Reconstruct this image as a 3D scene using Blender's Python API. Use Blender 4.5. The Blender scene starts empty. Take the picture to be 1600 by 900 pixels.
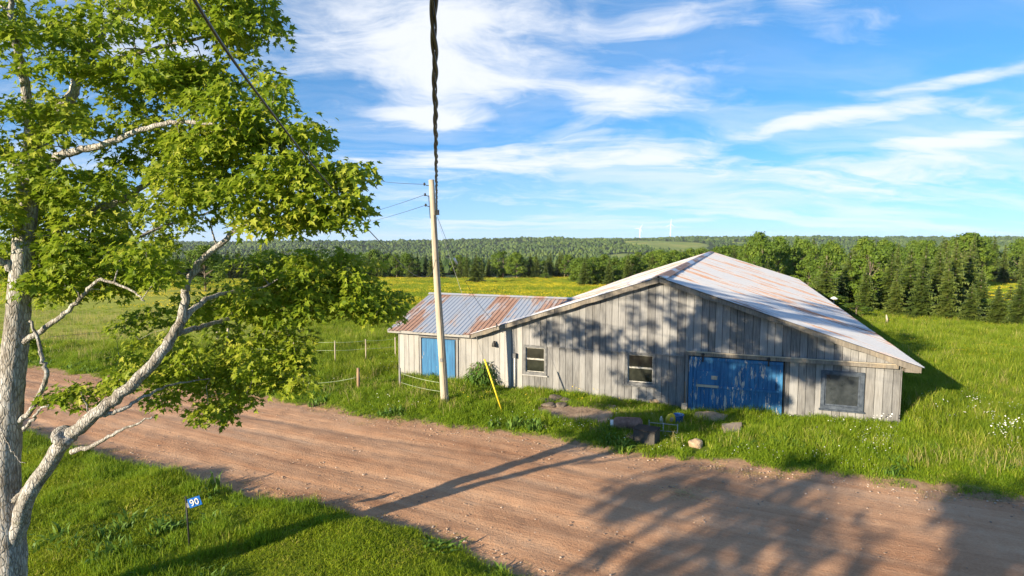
import bpy, bmesh, math, random
import numpy as np
from mathutils import Vector, Matrix

random.seed(7)
RNG = np.random.default_rng(11)
S = bpy.context.scene
C = S.collection

# ------------------------------------------------------------------ camera
F = 930.0                      # focal length in photo pixels (1600 wide)
HZ = 371.0                     # horizon row in the photo
CAMZ = 6.5
PITCH = math.atan((450 - HZ) / F)
cam = bpy.data.cameras.new('camera')
cam.sensor_width = 36.0
cam.lens = F / 1600 * 36.0
cam.clip_start = 0.05
cam.clip_end = 30000
camo = bpy.data.objects.new('camera', cam)
camo.location = (0, 0, CAMZ)
camo.rotation_euler = (math.pi / 2 - PITCH, 0, 0)
C.objects.link(camo)
S.camera = camo

# ------------------------------------------------------------------ light
SUN_EL = math.radians(15.5)
SUN_DIR = (-0.745, -0.667)     # horizontal direction towards the sun
sl = bpy.data.lights.new('sun', 'SUN')
sl.energy = 5.0
sl.angle = math.radians(0.55)
sl.color = (1.0, 0.84, 0.60)
so = bpy.data.objects.new('sun', sl)
tosun = Vector((SUN_DIR[0] * math.cos(SUN_EL), SUN_DIR[1] * math.cos(SUN_EL), math.sin(SUN_EL)))
so.rotation_euler = tosun.to_track_quat('Z', 'Y').to_euler()
so.location = tosun * 60
C.objects.link(so)

S.view_settings.view_transform = 'Standard'
S.view_settings.look = 'None'
S.view_settings.gamma = 1
S.view_settings.exposure = 1.2
S.render.engine = 'CYCLES'


class NT:
    """tiny node-tree helper"""
    def __init__(s, tree):
        s.t = tree
        s.n = tree.nodes
        s.l = tree.links

    def add(s, typ, **kw):
        nd = s.n.new(typ)
        ins = kw.pop('ins', {})
        for k, v in kw.items():
            setattr(nd, k, v)
        for k, v in ins.items():
            s.set(nd, k, v)
        return nd

    def set(s, nd, k, v):
        sock = nd.inputs[k]
        if isinstance(v, bpy.types.NodeSocket):
            s.l.new(v, sock)
        elif isinstance(v, bpy.types.Node):
            s.l.new(v.outputs[0], sock)
        else:
            sock.default_value = v

    def math(s, op, a, b=None, clamp=False):
        nd = s.add('ShaderNodeMath', operation=op, use_clamp=clamp)
        s.set(nd, 0, a)
        if b is not None:
            s.set(nd, 1, b)
        return nd.outputs[0]

    def noise(s, vec, scale, detail=4, rough=0.55, dist=0.0, dim='3D'):
        nd = s.add('ShaderNodeTexNoise', noise_dimensions=dim)
        if vec is not None:
            s.set(nd, 'Vector', vec)
        nd.inputs['Scale'].default_value = scale
        nd.inputs['Detail'].default_value = detail
        nd.inputs['Roughness'].default_value = rough
        nd.inputs['Distortion'].default_value = dist
        return nd.outputs['Fac']

    def ramp(s, fac, stops):
        nd = s.add('ShaderNodeValToRGB')
        s.set(nd, 'Fac', fac)
        el = nd.color_ramp.elements
        while len(el) < len(stops):
            el.new(0.5)
        for e, (p, c) in zip(el, stops):
            e.position = p
            e.color = (*c, 1) if len(c) == 3 else c
        return nd.outputs['Color']

    def rampf(s, fac, a, b):
        nd = s.add('ShaderNodeMapRange', interpolation_type='SMOOTHSTEP')
        s.set(nd, 0, fac)
        nd.inputs[1].default_value = a
        nd.inputs[2].default_value = b
        return nd.outputs[0]

    def mix(s, fac, a, b, blend='MIX'):
        nd = s.add('ShaderNodeMix', data_type='RGBA', blend_type=blend)
        s.set(nd, 0, fac)
        for k, v in ((6, a), (7, b)):
            if isinstance(v, (tuple, list)) and len(v) == 3:
                v = (*v, 1)
            s.set(nd, k, v)
        return nd.outputs[2]

    def mapping(s, vec, scale=(1, 1, 1), loc=(0, 0, 0), rot=(0, 0, 0)):
        nd = s.add('ShaderNodeMapping')
        s.set(nd, 'Vector', vec)
        nd.inputs['Scale'].default_value = scale
        nd.inputs['Location'].default_value = loc
        nd.inputs['Rotation'].default_value = rot
        return nd.outputs[0]


# ------------------------------------------------------------------ sky
w = bpy.data.worlds.new('World')
S.world = w
w.use_nodes = True
N = NT(w.node_tree)
N.n.clear()
SKY = 0.079
sky = N.add('ShaderNodeTexSky', sky_type='NISHITA', sun_disc=False)
sky.sun_elevation = SUN_EL
sky.sun_rotation = math.atan2(SUN_DIR[0], SUN_DIR[1])
sky.altitude = 60
sky.air_density = 1.0
sky.dust_density = 0.0
sky.ozone_density = 2.2
tc = N.add('ShaderNodeTexCoord')
sep = N.add('ShaderNodeSeparateXYZ', ins={0: tc.outputs['Generated']})
zc = N.math('MAXIMUM', sep.outputs[2], 0.0)
# look the air colour up a little above the true direction, so the horizon stays pale blue
lift = N.add('ShaderNodeCombineXYZ', ins={0: sep.outputs[0], 1: sep.outputs[1], 2: N.math('ADD', N.math('MULTIPLY', zc, 1.1), 0.17)})
nrmv = N.add('ShaderNodeVectorMath', operation='NORMALIZE', ins={0: lift.outputs[0]})
N.l.new(nrmv.outputs[0], sky.inputs[0])
CB = 0.20
den = N.math('ADD', zc, CB)
px = N.math('DIVIDE', sep.outputs[0], den)
py = N.math('DIVIDE', sep.outputs[1], den)
pv = N.add('ShaderNodeCombineXYZ', ins={0: px, 1: py, 2: 0.0}).outputs[0]
warp = N.add('ShaderNodeTexNoise')
N.set(warp, 'Vector', pv)
warp.inputs['Scale'].default_value = 0.9
warp.inputs['Detail'].default_value = 4
wv = N.add('ShaderNodeVectorMath', operation='MULTIPLY_ADD')
N.set(wv, 0, warp.outputs['Color'])
wv.inputs[1].default_value = (0.75, 0.75, 0)
N.set(wv, 2, pv)


def cloud_plane(u, v):
    a_, b_ = u - 800.0, 450.0 - v
    cpp, spp = math.cos(PITCH), math.sin(PITCH)
    d_ = Vector((a_, F * cpp + b_ * spp, -F * spp + b_ * cpp)).normalized()
    k_ = max(d_.z, 0) + CB
    return d_.x / k_, d_.y / k_


def bank(u0, v0, u1, v1, wide, amp):
    """a bank of cloud running between two photo points"""
    x0, y0_ = cloud_plane(u0, v0)
    x1, y1_ = cloud_plane(u1, v1)
    cx, cy = (x0 + x1) / 2, (y0_ + y1_) / 2
    L_ = math.hypot(x1 - x0, y1_ - y0_) / 2
    an = math.atan2(y1_ - y0_, x1 - x0)
    q = N.mapping(wv.outputs[0], loc=(0, 0, 0))
    sub = N.add('ShaderNodeVectorMath', operation='SUBTRACT', ins={0: q})
    sub.inputs[1].default_value = (cx + 0.375, cy + 0.375, 0)
    rq = N.mapping(sub.outputs[0], rot=(0, 0, -an))
    sc_ = N.mapping(rq, scale=(1 / L_, 1 / wide, 0))
    ln = N.add('ShaderNodeVectorMath', operation='LENGTH', ins={0: sc_})
    e_ = N.rampf(ln.outputs['Value'], 1.35, 0.0)
    return N.math('MULTIPLY', e_, amp)


banks = [bank(330, 30, 880, 150, 0.42, 0.33), bank(400, 0, 800, 10, 0.3, 0.15), bank(850, 215, 1090, 90, 0.22, 0.30), bank(860, 190, 1200, 160, 0.16, 0.16), bank(1090, 225, 1540, 165, 0.17, 0.42), bank(1290, 155, 1640, 100, 0.12, 0.40),
         bank(530, 165, 790, 190, 0.14, 0.40), bank(960, 60, 1130, 20, 0.10, 0.20), bank(1180, 30, 1260, 0, 0.08, 0.16), bank(1350, 250, 1640, 205, 0.17, 0.36), bank(760, 245, 1250, 270, 0.34, 0.28), bank(560, 270, 900, 250, 0.4, 0.22), bank(100, 90, 330, 40, 0.4, 0.2),
         bank(1340, 60, 1600, 30, 0.22, -0.25), bank(1050, 310, 1620, 280, 0.5, 0.24), bank(700, 10, 1000, 60, 0.12, 0.08)]
cov = banks[0]
for q in banks[1:]:
    cov = N.math('ADD', cov, q)
ang = math.atan2(0.35, -0.94)
st = N.mapping(wv.outputs[0], scale=(0.45, 1.35, 1), rot=(0, 0, ang), loc=(3.1, 7.4, 0.3))
streak = N.noise(st, 2.3, 10, 0.62, 0.5)
puff = N.noise(N.mapping(wv.outputs[0], loc=(5, 5, 2)), 5.5, 8, 0.62, 0.5)
big = N.noise(N.mapping(pv, scale=(0.75, 1.0, 1), loc=(1.7, 0.4, 0)), 0.9, 3, 0.5)
nz_ = N.math('ADD', N.math('MULTIPLY', streak, 0.95), N.math('MULTIPLY', puff, 0.40))
nz_ = N.math('ADD', nz_, N.math('MULTIPLY', big, 0.22))
cov = N.math('ADD', cov, nz_)
c1 = N.rampf(cov, 0.735, 1.17)
veil = N.noise(N.mapping(wv.outputs[0], scale=(0.5, 1.4, 1), rot=(0, 0, ang + 0.2), loc=(9, 2, 1)), 1.6, 7, 0.6, 0.3)
c2 = N.math('MULTIPLY', N.rampf(veil, 0.36, 0.70), 0.60)
lowz = N.rampf(sep.outputs[2], 0.30, 0.03)
c2 = N.math('MULTIPLY', c2, N.math('ADD', 0.25, N.math('MULTIPLY', lowz, 1.1)))
call = N.math('MAXIMUM', c1, c2)
hazy = N.math('MULTIPLY', N.rampf(sep.outputs[2], 0.16, 0.0), 0.30)
call = N.math('MAXIMUM', N.math('MULTIPLY', call, 0.90), hazy)
skyc = N.add('ShaderNodeVectorMath', operation='MULTIPLY')
N.set(skyc, 0, sky.outputs[0])
skyc.inputs[1].default_value = (SKY * 0.54, SKY * 1.10, SKY * 1.42)
mx = N.mix(call, skyc.outputs[0], (0.455, 0.465, 0.485))
bg = N.add('ShaderNodeBackground', ins={'Color': mx})
bg.inputs['Strength'].default_value = 1.0
out = N.add('ShaderNodeOutputWorld')
N.l.new(bg.outputs[0], out.inputs[0])

# ------------------------------------------------------------------ pixel -> world
cp, sp = math.cos(PITCH), math.sin(PITCH)


def ray(u, v):
    a, b = u - 800.0, 450.0 - v
    return Vector((a, F * cp + b * sp, -F * sp + b * cp))


def at(u, v, d):
    """point on the ray of photo pixel u, v at forward distance y = d"""
    r = ray(u, v)
    return Vector((0, 0, CAMZ)) + r * (d / r.y)


def vnoise(x, y, seed=0):
    """vectorised value noise, -1..1"""
    x = np.asarray(x, float)
    y = np.asarray(y, float)
    xi, yi = np.floor(x), np.floor(y)
    fx, fy = x - xi, y - yi
    fx = fx * fx * (3 - 2 * fx)
    fy = fy * fy * (3 - 2 * fy)

    def h(a, b):
        v = np.sin(a * 127.1 + b * 311.7 + seed * 74.7) * 43758.5453
        return (v - np.floor(v)) * 2 - 1
    return (h(xi, yi) * (1 - fx) + h(xi + 1, yi) * fx) * (1 - fy) + (h(xi, yi + 1) * (1 - fx) + h(xi + 1, yi + 1) * fx) * fy


# road edges: y as a function of x (read off the photo, on level ground)
RN = np.array([(-60, 42), (-40, 31.5), (-22, 22.6), (-15.5, 18.95), (-9.3, 15.7), (-2.86, 13.1), (-0.55, 11.6), (1.1, 10.2), (6.8, 6.2), (20, -1.5), (40, -14)])
RF = np.array([(-60, 47), (-40, 37), (-22, 28.2), (-10.5, 23.8), (-4.4, 20.6), (1.0, 18.95), (3.05, 17.6), (8.5, 15.75), (12.3, 14.3), (20, 11.2), (40, 2)])


def road_near(x):
    return np.interp(x, RN[:, 0], RN[:, 1])


def road_far(x):
    return np.interp(x, RF[:, 0], RF[:, 1])


PY = [-300, 0, 32, 60, 120, 270, 450, 900, 1300, 1700, 2300, 2800, 3300, 4500, 6500, 9000, 16000]
PZ = [0, 0, 0, -1.2, -4.4, -11.8, -22, -52, -58, -43, -15, -5, -8, -50, -66, -84, -130]


def road_sd(x, y):
    """signed distance-like value: negative inside the road"""
    n = 0.22 * vnoise(x * 0.9, y * 0.9, 3) + 0.10 * vnoise(x * 2.7, y * 2.7, 4)
    return np.maximum(road_near(x) - y, y - road_far(x)) * 0.9 + n


def terrain(x, y):
    x = np.asarray(x, float)
    y = np.asarray(y, float)
    z = np.interp(y, PY, PZ)
    far = np.clip((y - 500) / 1500, 0, 1)
    lat = np.clip((x / np.maximum(y, 1) + 0.22) / 0.35, 0, 1)
    lat = lat * lat * (3 - 2 * lat)
    z = z - far * (1 - lat) * np.clip(20 - (y - 3300) / 150, -6, 20)
    z = z + far * 9 * vnoise(x / 520, y / 560, 1) + far * 4 * vnoise(x / 190, y / 230, 2)
    mid = np.clip((y - 60) / 120, 0, 1)
    z = z + mid * 0.9 * vnoise(x / 55, y / 60, 5)
    bx_, by_ = x - 7.0, y - 21.5
    z = z - 0.16 * np.exp(-((bx_ * 0.934 - by_ * 0.356) / 7.0) ** 2 - ((bx_ * 0.356 + by_ * 0.934) / 2.0) ** 2)
    z = z + 0.06 * vnoise(x / 2.3, y / 2.3, 6) + 0.03 * vnoise(x / 0.8, y / 0.8, 7)
    sd = road_sd(x, y)
    near = (y > -40) & (y < 60) & (np.abs(x) < 70)
    k = np.clip((sd + 0.35) / 0.7, 0, 1)
    k = k * k * (3 - 2 * k)
    bank = np.where(y < road_near(x) + 0.4, 0.10, 0.10)
    zl = z + bank * np.clip(sd / 1.2, 0, 1)
    z = np.where(near, -0.13 * (1 - k) + zl * k, z)
    return z


def mown(x, y):
    """the mown hay field left of the barn, 0..1"""
    e = -0.36 * y + 3.0 * vnoise(x / 9, y / 9, 51)
    return np.clip((e - x) / 3, 0, 1) * np.clip((y - 33 - 2 * vnoise(x / 6, y / 6, 52)) / 4, 0, 1) * np.clip((150 - y) / 40, 0, 1)


def tz(x, y):
    return float(terrain(np.array([x]), np.array([y]))[0])


def gpix(u, v):
    """where the ray of a photo pixel meets the terrain"""
    r = ray(u, v)
    t = 0.0
    p = Vector((0, 0, CAMZ))
    k = 4.0 / r.y
    while k * r.y < 8000:
        q = p + r * k
        if q.z < tz(q.x, q.y):
            break
        k += max(0.05, k * r.y * 0.002) / r.y
    q = p + r * k
    return Vector((q.x, q.y, tz(q.x, q.y)))


# ------------------------------------------------------------------ object helpers
def link(name, me, mat=None, parent=None):
    o = bpy.data.objects.new(name, me)
    C.objects.link(o)
    if mat is not None and me is not None and len(me.materials) == 0:
        me.materials.append(mat)
    if parent is not None:
        o.parent = parent
    return o


def tag(o, label=None, cat=None, group=None, kind=None):
    if label:
        o['label'] = label
    if cat:
        o['category'] = cat
    if group:
        o['group'] = group
    if kind:
        o['kind'] = kind
    return o


def empty(name, loc=(0, 0, 0), rz=0.0):
    o = bpy.data.objects.new(name, None)
    C.objects.link(o)
    o.location = loc
    o.rotation_euler = (0, 0, rz)
    o.empty_display_size = 0.2
    return o


class MB:
    def __init__(s):
        s.v, s.f, s.sm = [], [], []

    def add(s, vs, fs, smooth=False):
        b = len(s.v)
        s.v += [tuple(p) for p in vs]
        s.f += [tuple(i + b for i in f) for f in fs]
        s.sm += [smooth] * len(fs)

    def box(s, x0, x1, y0, y1, z0, z1, j=0.0):
        r = lambda: random.uniform(-j, j) if j else 0
        vs = [(x + r(), y + r(), z + r()) for z in (z0, z1) for y in (y0, y1) for x in (x0, x1)]
        s.add(vs, [(0, 2, 3, 1), (4, 5, 7, 6), (0, 1, 5, 4), (2, 6, 7, 3), (0, 4, 6, 2), (1, 3, 7, 5)])

    def hexa(s, v8):
        s.add(v8, [(0, 2, 3, 1), (4, 5, 7, 6), (0, 1, 5, 4), (2, 6, 7, 3), (0, 4, 6, 2), (1, 3, 7, 5)])

    def tube(s, pts, rad, n=8, cap=True, rough=0.0):
        pts = [Vector(p) for p in pts]
        if not hasattr(rad, '__len__'):
            rad = [rad] * len(pts)
        up = None
        rings = []
        for i, p in enumerate(pts):
            d = (pts[min(i + 1, len(pts) - 1)] - pts[max(i - 1, 0)])
            d = d.normalized() if d.length > 1e-9 else Vector((0, 0, 1))
            if up is None:
                up = d.orthogonal().normalized()
            up = (up - d * up.dot(d))
            up = up.normalized() if up.length > 1e-6 else d.orthogonal().normalized()
            sd = d.cross(up)
            ring = []
            for k in range(n):
                a = 2 * math.pi * k / n
                rr = rad[i] * (1 + (random.uniform(-rough, rough) if rough else 0))
                ring.append(p + (up * math.cos(a) + sd * math.sin(a)) * rr)
            rings.append(ring)
        vs = [q for r in rings for q in r]
        fs = []
        for i in range(len(rings) - 1):
            for k in range(n):
                a, b = i * n + k, i * n + (k + 1) % n
                fs.append((a, b, b + n, a + n))
        if cap:
            fs.append(tuple(range(n - 1, -1, -1)))
            m = (len(rings) - 1) * n
            fs.append(tuple(range(m, m + n)))
        s.add(vs, fs, True)

    def lathe(s, prof, n=16, axis='z', org=(0, 0, 0)):
        vs = []
        for r, h in prof:
            for k in range(n):
                a = 2 * math.pi * k / n
                c, d = r * math.cos(a), r * math.sin(a)
                p = {'z': (c, d, h), 'y': (c, h, d), 'x': (h, c, d)}[axis]
                vs.append((p[0] + org[0], p[1] + org[1], p[2] + org[2]))
        fs = []
        for i in range(len(prof) - 1):
            for k in range(n):
                a, b = i * n + k, i * n + (k + 1) % n
                fs.append((a, b, b + n, a + n))
        fs.append(tuple(range(n - 1, -1, -1)))
        m = (len(prof) - 1) * n
        fs.append(tuple(range(m, m + n)))
        s.add(vs, fs, True)

    def mesh(s, name):
        me = bpy.data.meshes.new(name)
        me.from_pydata(s.v, [], s.f)
        me.polygons.foreach_set('use_smooth', s.sm)
        me.validate()
        bm = bmesh.new()
        bm.from_mesh(me)
        bmesh.ops.recalc_face_normals(bm, faces=bm.faces)
        bm.to_mesh(me)
        bm.free()
        return me

    def build(s, name, mat=None, parent=None):
        return link(name, s.mesh(name), mat, parent)


def np_mesh(name, verts, faces, attrs=None, smooth=False):
    """verts (n,3), faces (m,k) all the same size"""
    me = bpy.data.meshes.new(name)
    nv, (nf, k) = len(verts), faces.shape
    me.vertices.add(nv)
    me.vertices.foreach_set('co', np.asarray(verts, np.float32).ravel())
    me.loops.add(nf * k)
    me.loops.foreach_set('vertex_index', faces.astype(np.int32).ravel())
    me.polygons.add(nf)
    me.polygons.foreach_set('loop_start', np.arange(nf, dtype=np.int32) * k)
    me.polygons.foreach_set('use_smooth', np.full(nf, smooth))
    if attrs:
        for an, av in attrs.items():
            a = me.attributes.new(an, 'FLOAT', 'POINT')
            a.data.foreach_set('value', np.asarray(av, np.float32))
    me.update(calc_edges=True)
    return me


# ------------------------------------------------------------------ materials
def material(name, fn):
    m = bpy.data.materials.new(name)
    m.use_nodes = True
    n = NT(m.node_tree)
    n.n.clear()
    o = n.add('ShaderNodeOutputMaterial')
    sh = fn(n)
    n.l.new(sh, o.inputs['Surface'])
    return m


def principled(n, color, rough=0.8, metal=0.0, bump=None, bd=0.02, bs=1.0, spec=0.3):
    b = n.add('ShaderNodeBsdfPrincipled')
    if isinstance(color, tuple):
        color = (*color[:3], 1)
    n.set(b, 'Base Color', color)
    n.set(b, 'Roughness', rough)
    n.set(b, 'Metallic', metal)
    b.inputs['Specular IOR Level'].default_value = spec
    if bump is not None:
        bn = n.add('ShaderNodeBump')
        n.set(bn, 'Height', bump)
        bn.inputs['Distance'].default_value = bd
        bn.inputs['Strength'].default_value = bs
        n.l.new(bn.outputs[0], b.inputs['Normal'])
    return b.outputs[0]


def obj_co(n):
    return n.add('ShaderNodeTexCoord').outputs['Object']


def geo_pos(n):
    return n.add('ShaderNodeNewGeometry').outputs['Position']


def rnd_obj(n):
    return n.add('ShaderNodeObjectInfo').outputs['Random']


def wood(name, dark, mid, light, warm=None, wear=0.5):
    def fn(n):
        co = obj_co(n)
        grain = n.noise(n.mapping(co, scale=(22, 22, 0.9)), 2.2, 6, 0.65)
        blotch = n.noise(n.mapping(co, scale=(1.4, 1.4, 0.6)), 1.3, 4, 0.6)
        r = rnd_obj(n)
        f = n.math('ADD', n.math('MULTIPLY', grain, 0.55), n.math('MULTIPLY', blotch, 0.35))
        f = n.math('ADD', f, n.math('MULTIPLY', n.math('SUBTRACT', r, 0.5), 0.21))
        col = n.ramp(f, [(0.22, dark), (0.45, mid), (0.72, light)])
        if warm:
            wn = n.rampf(n.noise(n.mapping(co, scale=(2, 2, 0.5), loc=(4, 1, 7)), 1.1, 4), 0.5, 0.75)
            col = n.mix(n.math('MULTIPLY', wn, wear), col, warm)
        kv = n.add('ShaderNodeTexVoronoi')
        n.set(kv, 'Vector', n.mapping(co, scale=(2.6, 2.6, 1.3)))
        knot = n.rampf(kv.outputs['Distance'], 0.075, 0.03)
        col = n.mix(n.math('MULTIPLY', knot, 0.75), col, dark)
        split = n.rampf(n.noise(n.mapping(co, scale=(30, 30, 0.35), loc=(3, 3, 1)), 1.0, 3, 0.5), 0.69, 0.75)
        col = n.mix(n.math('MULTIPLY', split, 0.7), col, tuple(v * 0.5 for v in dark))
        stain = n.rampf(n.noise(n.mapping(co, scale=(3.2, 3.2, 0.35), loc=(8, 2, 5)), 1.3, 6, 0.65), 0.56, 0.74)
        col = n.mix(n.math('MULTIPLY', stain, 0.5), col, dark)
        return principled(n, col, 0.85, 0, grain, 0.012, 0.6, spec=0.2)
    return material(name, fn)


M = {}
M['board'] = wood('weathered_board', (0.068, 0.068, 0.070), (0.215, 0.215, 0.217), (0.365, 0.365, 0.365), (0.30, 0.275, 0.24), 0.25)
M['board_white'] = wood('whitewashed_board', (0.16, 0.158, 0.155), (0.31, 0.306, 0.30), (0.44, 0.435, 0.425), (0.33, 0.29, 0.245), 0.35)
M['trim'] = wood('weathered_trim', (0.05, 0.045, 0.04), (0.19, 0.17, 0.145), (0.42, 0.38, 0.325), (0.42, 0.33, 0.22), 0.5)
M['pale_wood'] = wood('pale_wood', (0.30, 0.25, 0.18), (0.46, 0.40, 0.31), (0.60, 0.54, 0.44))
M['pole_wood'] = wood('pole_wood', (0.12, 0.10, 0.075), (0.34, 0.295, 0.23), (0.52, 0.465, 0.375))
M['brown_wood'] = wood('brown_wood', (0.12, 0.08, 0.05), (0.26, 0.17, 0.11), (0.40, 0.28, 0.18))
M['grey_paint'] = material('grey_frame_paint', lambda n: principled(n, n.ramp(n.noise(obj_co(n), 9, 5), [(0.3, (0.03, 0.042, 0.062)), (0.7, (0.085, 0.105, 0.135))]), 0.7))
M['frame_wood'] = material('window_frame_wood', lambda n: principled(n, n.ramp(n.noise(obj_co(n), 9, 5), [(0.3, (0.08, 0.083, 0.088)), (0.7, (0.19, 0.195, 0.20))]), 0.7))
M['white_paint'] = material('white_paint', lambda n: principled(n, n.ramp(n.noise(obj_co(n), 14, 5), [(0.3, (0.55, 0.53, 0.49)), (0.6, (0.80, 0.79, 0.76))]), 0.6))
M['old_white'] = material('dull_white_paint', lambda n: principled(n, n.ramp(n.noise(obj_co(n), 14, 5), [(0.3, (0.20, 0.19, 0.175)), (0.6, (0.46, 0.45, 0.42))]), 0.7))
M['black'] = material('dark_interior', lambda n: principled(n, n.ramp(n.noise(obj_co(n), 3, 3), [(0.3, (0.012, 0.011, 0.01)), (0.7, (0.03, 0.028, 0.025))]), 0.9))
M['black_metal'] = material('black_metal', lambda n: principled(n, n.ramp(n.noise(obj_co(n), 20, 3), [(0.3, (0.015, 0.015, 0.016)), (0.7, (0.04, 0.04, 0.04))]), 0.5))
M['cable'] = material('black_cable', lambda n: principled(n, n.ramp(n.noise(obj_co(n), 20, 3), [(0.3, (0.010, 0.010, 0.011)), (0.7, (0.02, 0.02, 0.022))]), 0.45, spec=0.5))
M['steel'] = material('steel', lambda n: principled(n, n.ramp(n.noise(obj_co(n), 12, 4), [(0.3, (0.25, 0.25, 0.25)), (0.7, (0.42, 0.42, 0.41))]), 0.5, 0.6))
M['yellow'] = material('yellow_plastic', lambda n: principled(n, n.ramp(n.noise(obj_co(n), 8, 4), [(0.3, (0.62, 0.44, 0.02)), (0.7, (0.80, 0.60, 0.05))]), 0.5))
M['blue_plastic'] = material('blue_plastic', lambda n: principled(n, n.ramp(n.noise(obj_co(n), 8, 4), [(0.3, (0.02, 0.07, 0.24)), (0.7, (0.03, 0.13, 0.38))]), 0.45))
M['sign_blue'] = material('sign_blue', lambda n: principled(n, n.ramp(n.noise(obj_co(n), 6, 4), [(0.3, (0.01, 0.10, 0.42)), (0.7, (0.015, 0.14, 0.52))]), 0.4))
M['glass'] = material('window_glass', lambda n: principled(n, n.ramp(n.noise(obj_co(n), 3, 4), [(0.3, (0.012, 0.014, 0.012)), (0.7, (0.035, 0.038, 0.03))]), 0.12, spec=0.5))
M['dusty_glass'] = material('dusty_glass', lambda n: principled(n, n.ramp(n.noise(obj_co(n), 2.5, 6, 0.6), [(0.3, (0.012, 0.016, 0.02)), (0.7, (0.042, 0.05, 0.056))]), n.ramp(n.noise(obj_co(n), 4, 5), [(0.3, (0.2,) * 3), (0.7, (0.5,) * 3)]), spec=0.5))
M['concrete'] = material('concrete', lambda n: principled(n, n.ramp(n.noise(obj_co(n), 3.5, 7, 0.65), [(0.3, (0.26, 0.20, 0.15)), (0.7, (0.47, 0.38, 0.29))]), 0.9, 0, n.noise(obj_co(n), 30, 5), 0.01))
M['slab'] = material('worn_slab', lambda n: principled(n, n.ramp(n.math('ADD', n.math('MULTIPLY', n.noise(obj_co(n), 1.4, 6, 0.6), 0.6), n.math('MULTIPLY', n.noise(obj_co(n), 9, 6, 0.7), 0.4)), [(0.36, (0.15, 0.10, 0.065)), (0.5, (0.33, 0.225, 0.15)), (0.66, (0.46, 0.34, 0.24))]), 0.9, 0, n.noise(obj_co(n), 14, 6), 0.03))
M['stone'] = material('tan_stone', lambda n: principled(n, n.ramp(n.noise(obj_co(n), 6, 7, 0.65), [(0.3, (0.30, 0.21, 0.13)), (0.7, (0.52, 0.40, 0.27))]), 0.95, 0, n.noise(obj_co(n), 22, 6), 0.03))
M['dark_stone'] = material('dark_stone', lambda n: principled(n, n.ramp(n.noise(obj_co(n), 6, 7, 0.65), [(0.3, (0.09, 0.07, 0.055)), (0.7, (0.22, 0.18, 0.14))]), 0.95, 0, n.noise(obj_co(n), 22, 6), 0.03))
M['rust'] = material('rusty_steel', lambda n: principled(n, n.ramp(n.noise(obj_co(n), 5, 7, 0.65), [(0.3, (0.10, 0.06, 0.05)), (0.55, (0.22, 0.13, 0.10)), (0.8, (0.34, 0.24, 0.20))]), 0.75, 0.1, n.noise(obj_co(n), 40, 4), 0.004))
M['dark_wood'] = wood('charred_box_wood', (0.025, 0.022, 0.02), (0.06, 0.055, 0.05), (0.13, 0.12, 0.11))
M['tape'] = material('fence_tape', lambda n: principled(n, n.ramp(n.noise(obj_co(n), 4, 3), [(0.3, (0.26, 0.33, 0.18)), (0.7, (0.42, 0.48, 0.32))]), 0.6))
M['turbine'] = material('turbine_white', lambda n: principled(n, n.ramp(n.noise(obj_co(n), 0.1, 2), [(0.3, (0.78, 0.78, 0.78)), (0.7, (0.84, 0.84, 0.84))]), 0.5))


def blue_door_fn(strength):
    def fn(n):
        co = obj_co(n)
        r = rnd_obj(n)
        base = n.ramp(n.noise(n.mapping(co, scale=(6, 6, 0.7)), 1.6, 6, 0.6), [(0.3, (0.016, 0.085, 0.20)), (0.55, (0.028, 0.145, 0.31)), (0.8, (0.06, 0.22, 0.40))])
        base = n.mix(n.math('MULTIPLY', r, 0.25), base, (0.03, 0.10, 0.22))
        p1 = n.noise(n.mapping(co, scale=(9, 9, 1.3), loc=(2, 0, 0)), 1.5, 7, 0.72, 0.3)
        p2 = n.noise(n.mapping(co, scale=(1.1, 1.1, 0.8), loc=(7, 0, 3)), 1.7, 3)
        f = n.math('ADD', n.math('MULTIPLY', p1, 0.72), n.math('MULTIPLY', p2, 0.42))
        peel = n.rampf(f, 0.66 - 0.03 * strength, 0.70 - 0.03 * strength)
        under = n.ramp(n.noise(n.mapping(co, scale=(12, 12, 1)), 3, 4), [(0.3, (0.30, 0.26, 0.22)), (0.7, (0.62, 0.58, 0.52))])
        col = n.mix(peel, base, under)
        return principled(n, col, 0.6, 0, n.math('SUBTRACT', 1, peel), 0.004, 0.6)
    return fn


M['blue_door'] = material('peeling_blue_paint', blue_door_fn(1.0))
M['blue_door_b'] = material('blue_paint', blue_door_fn(-0.9))


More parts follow.
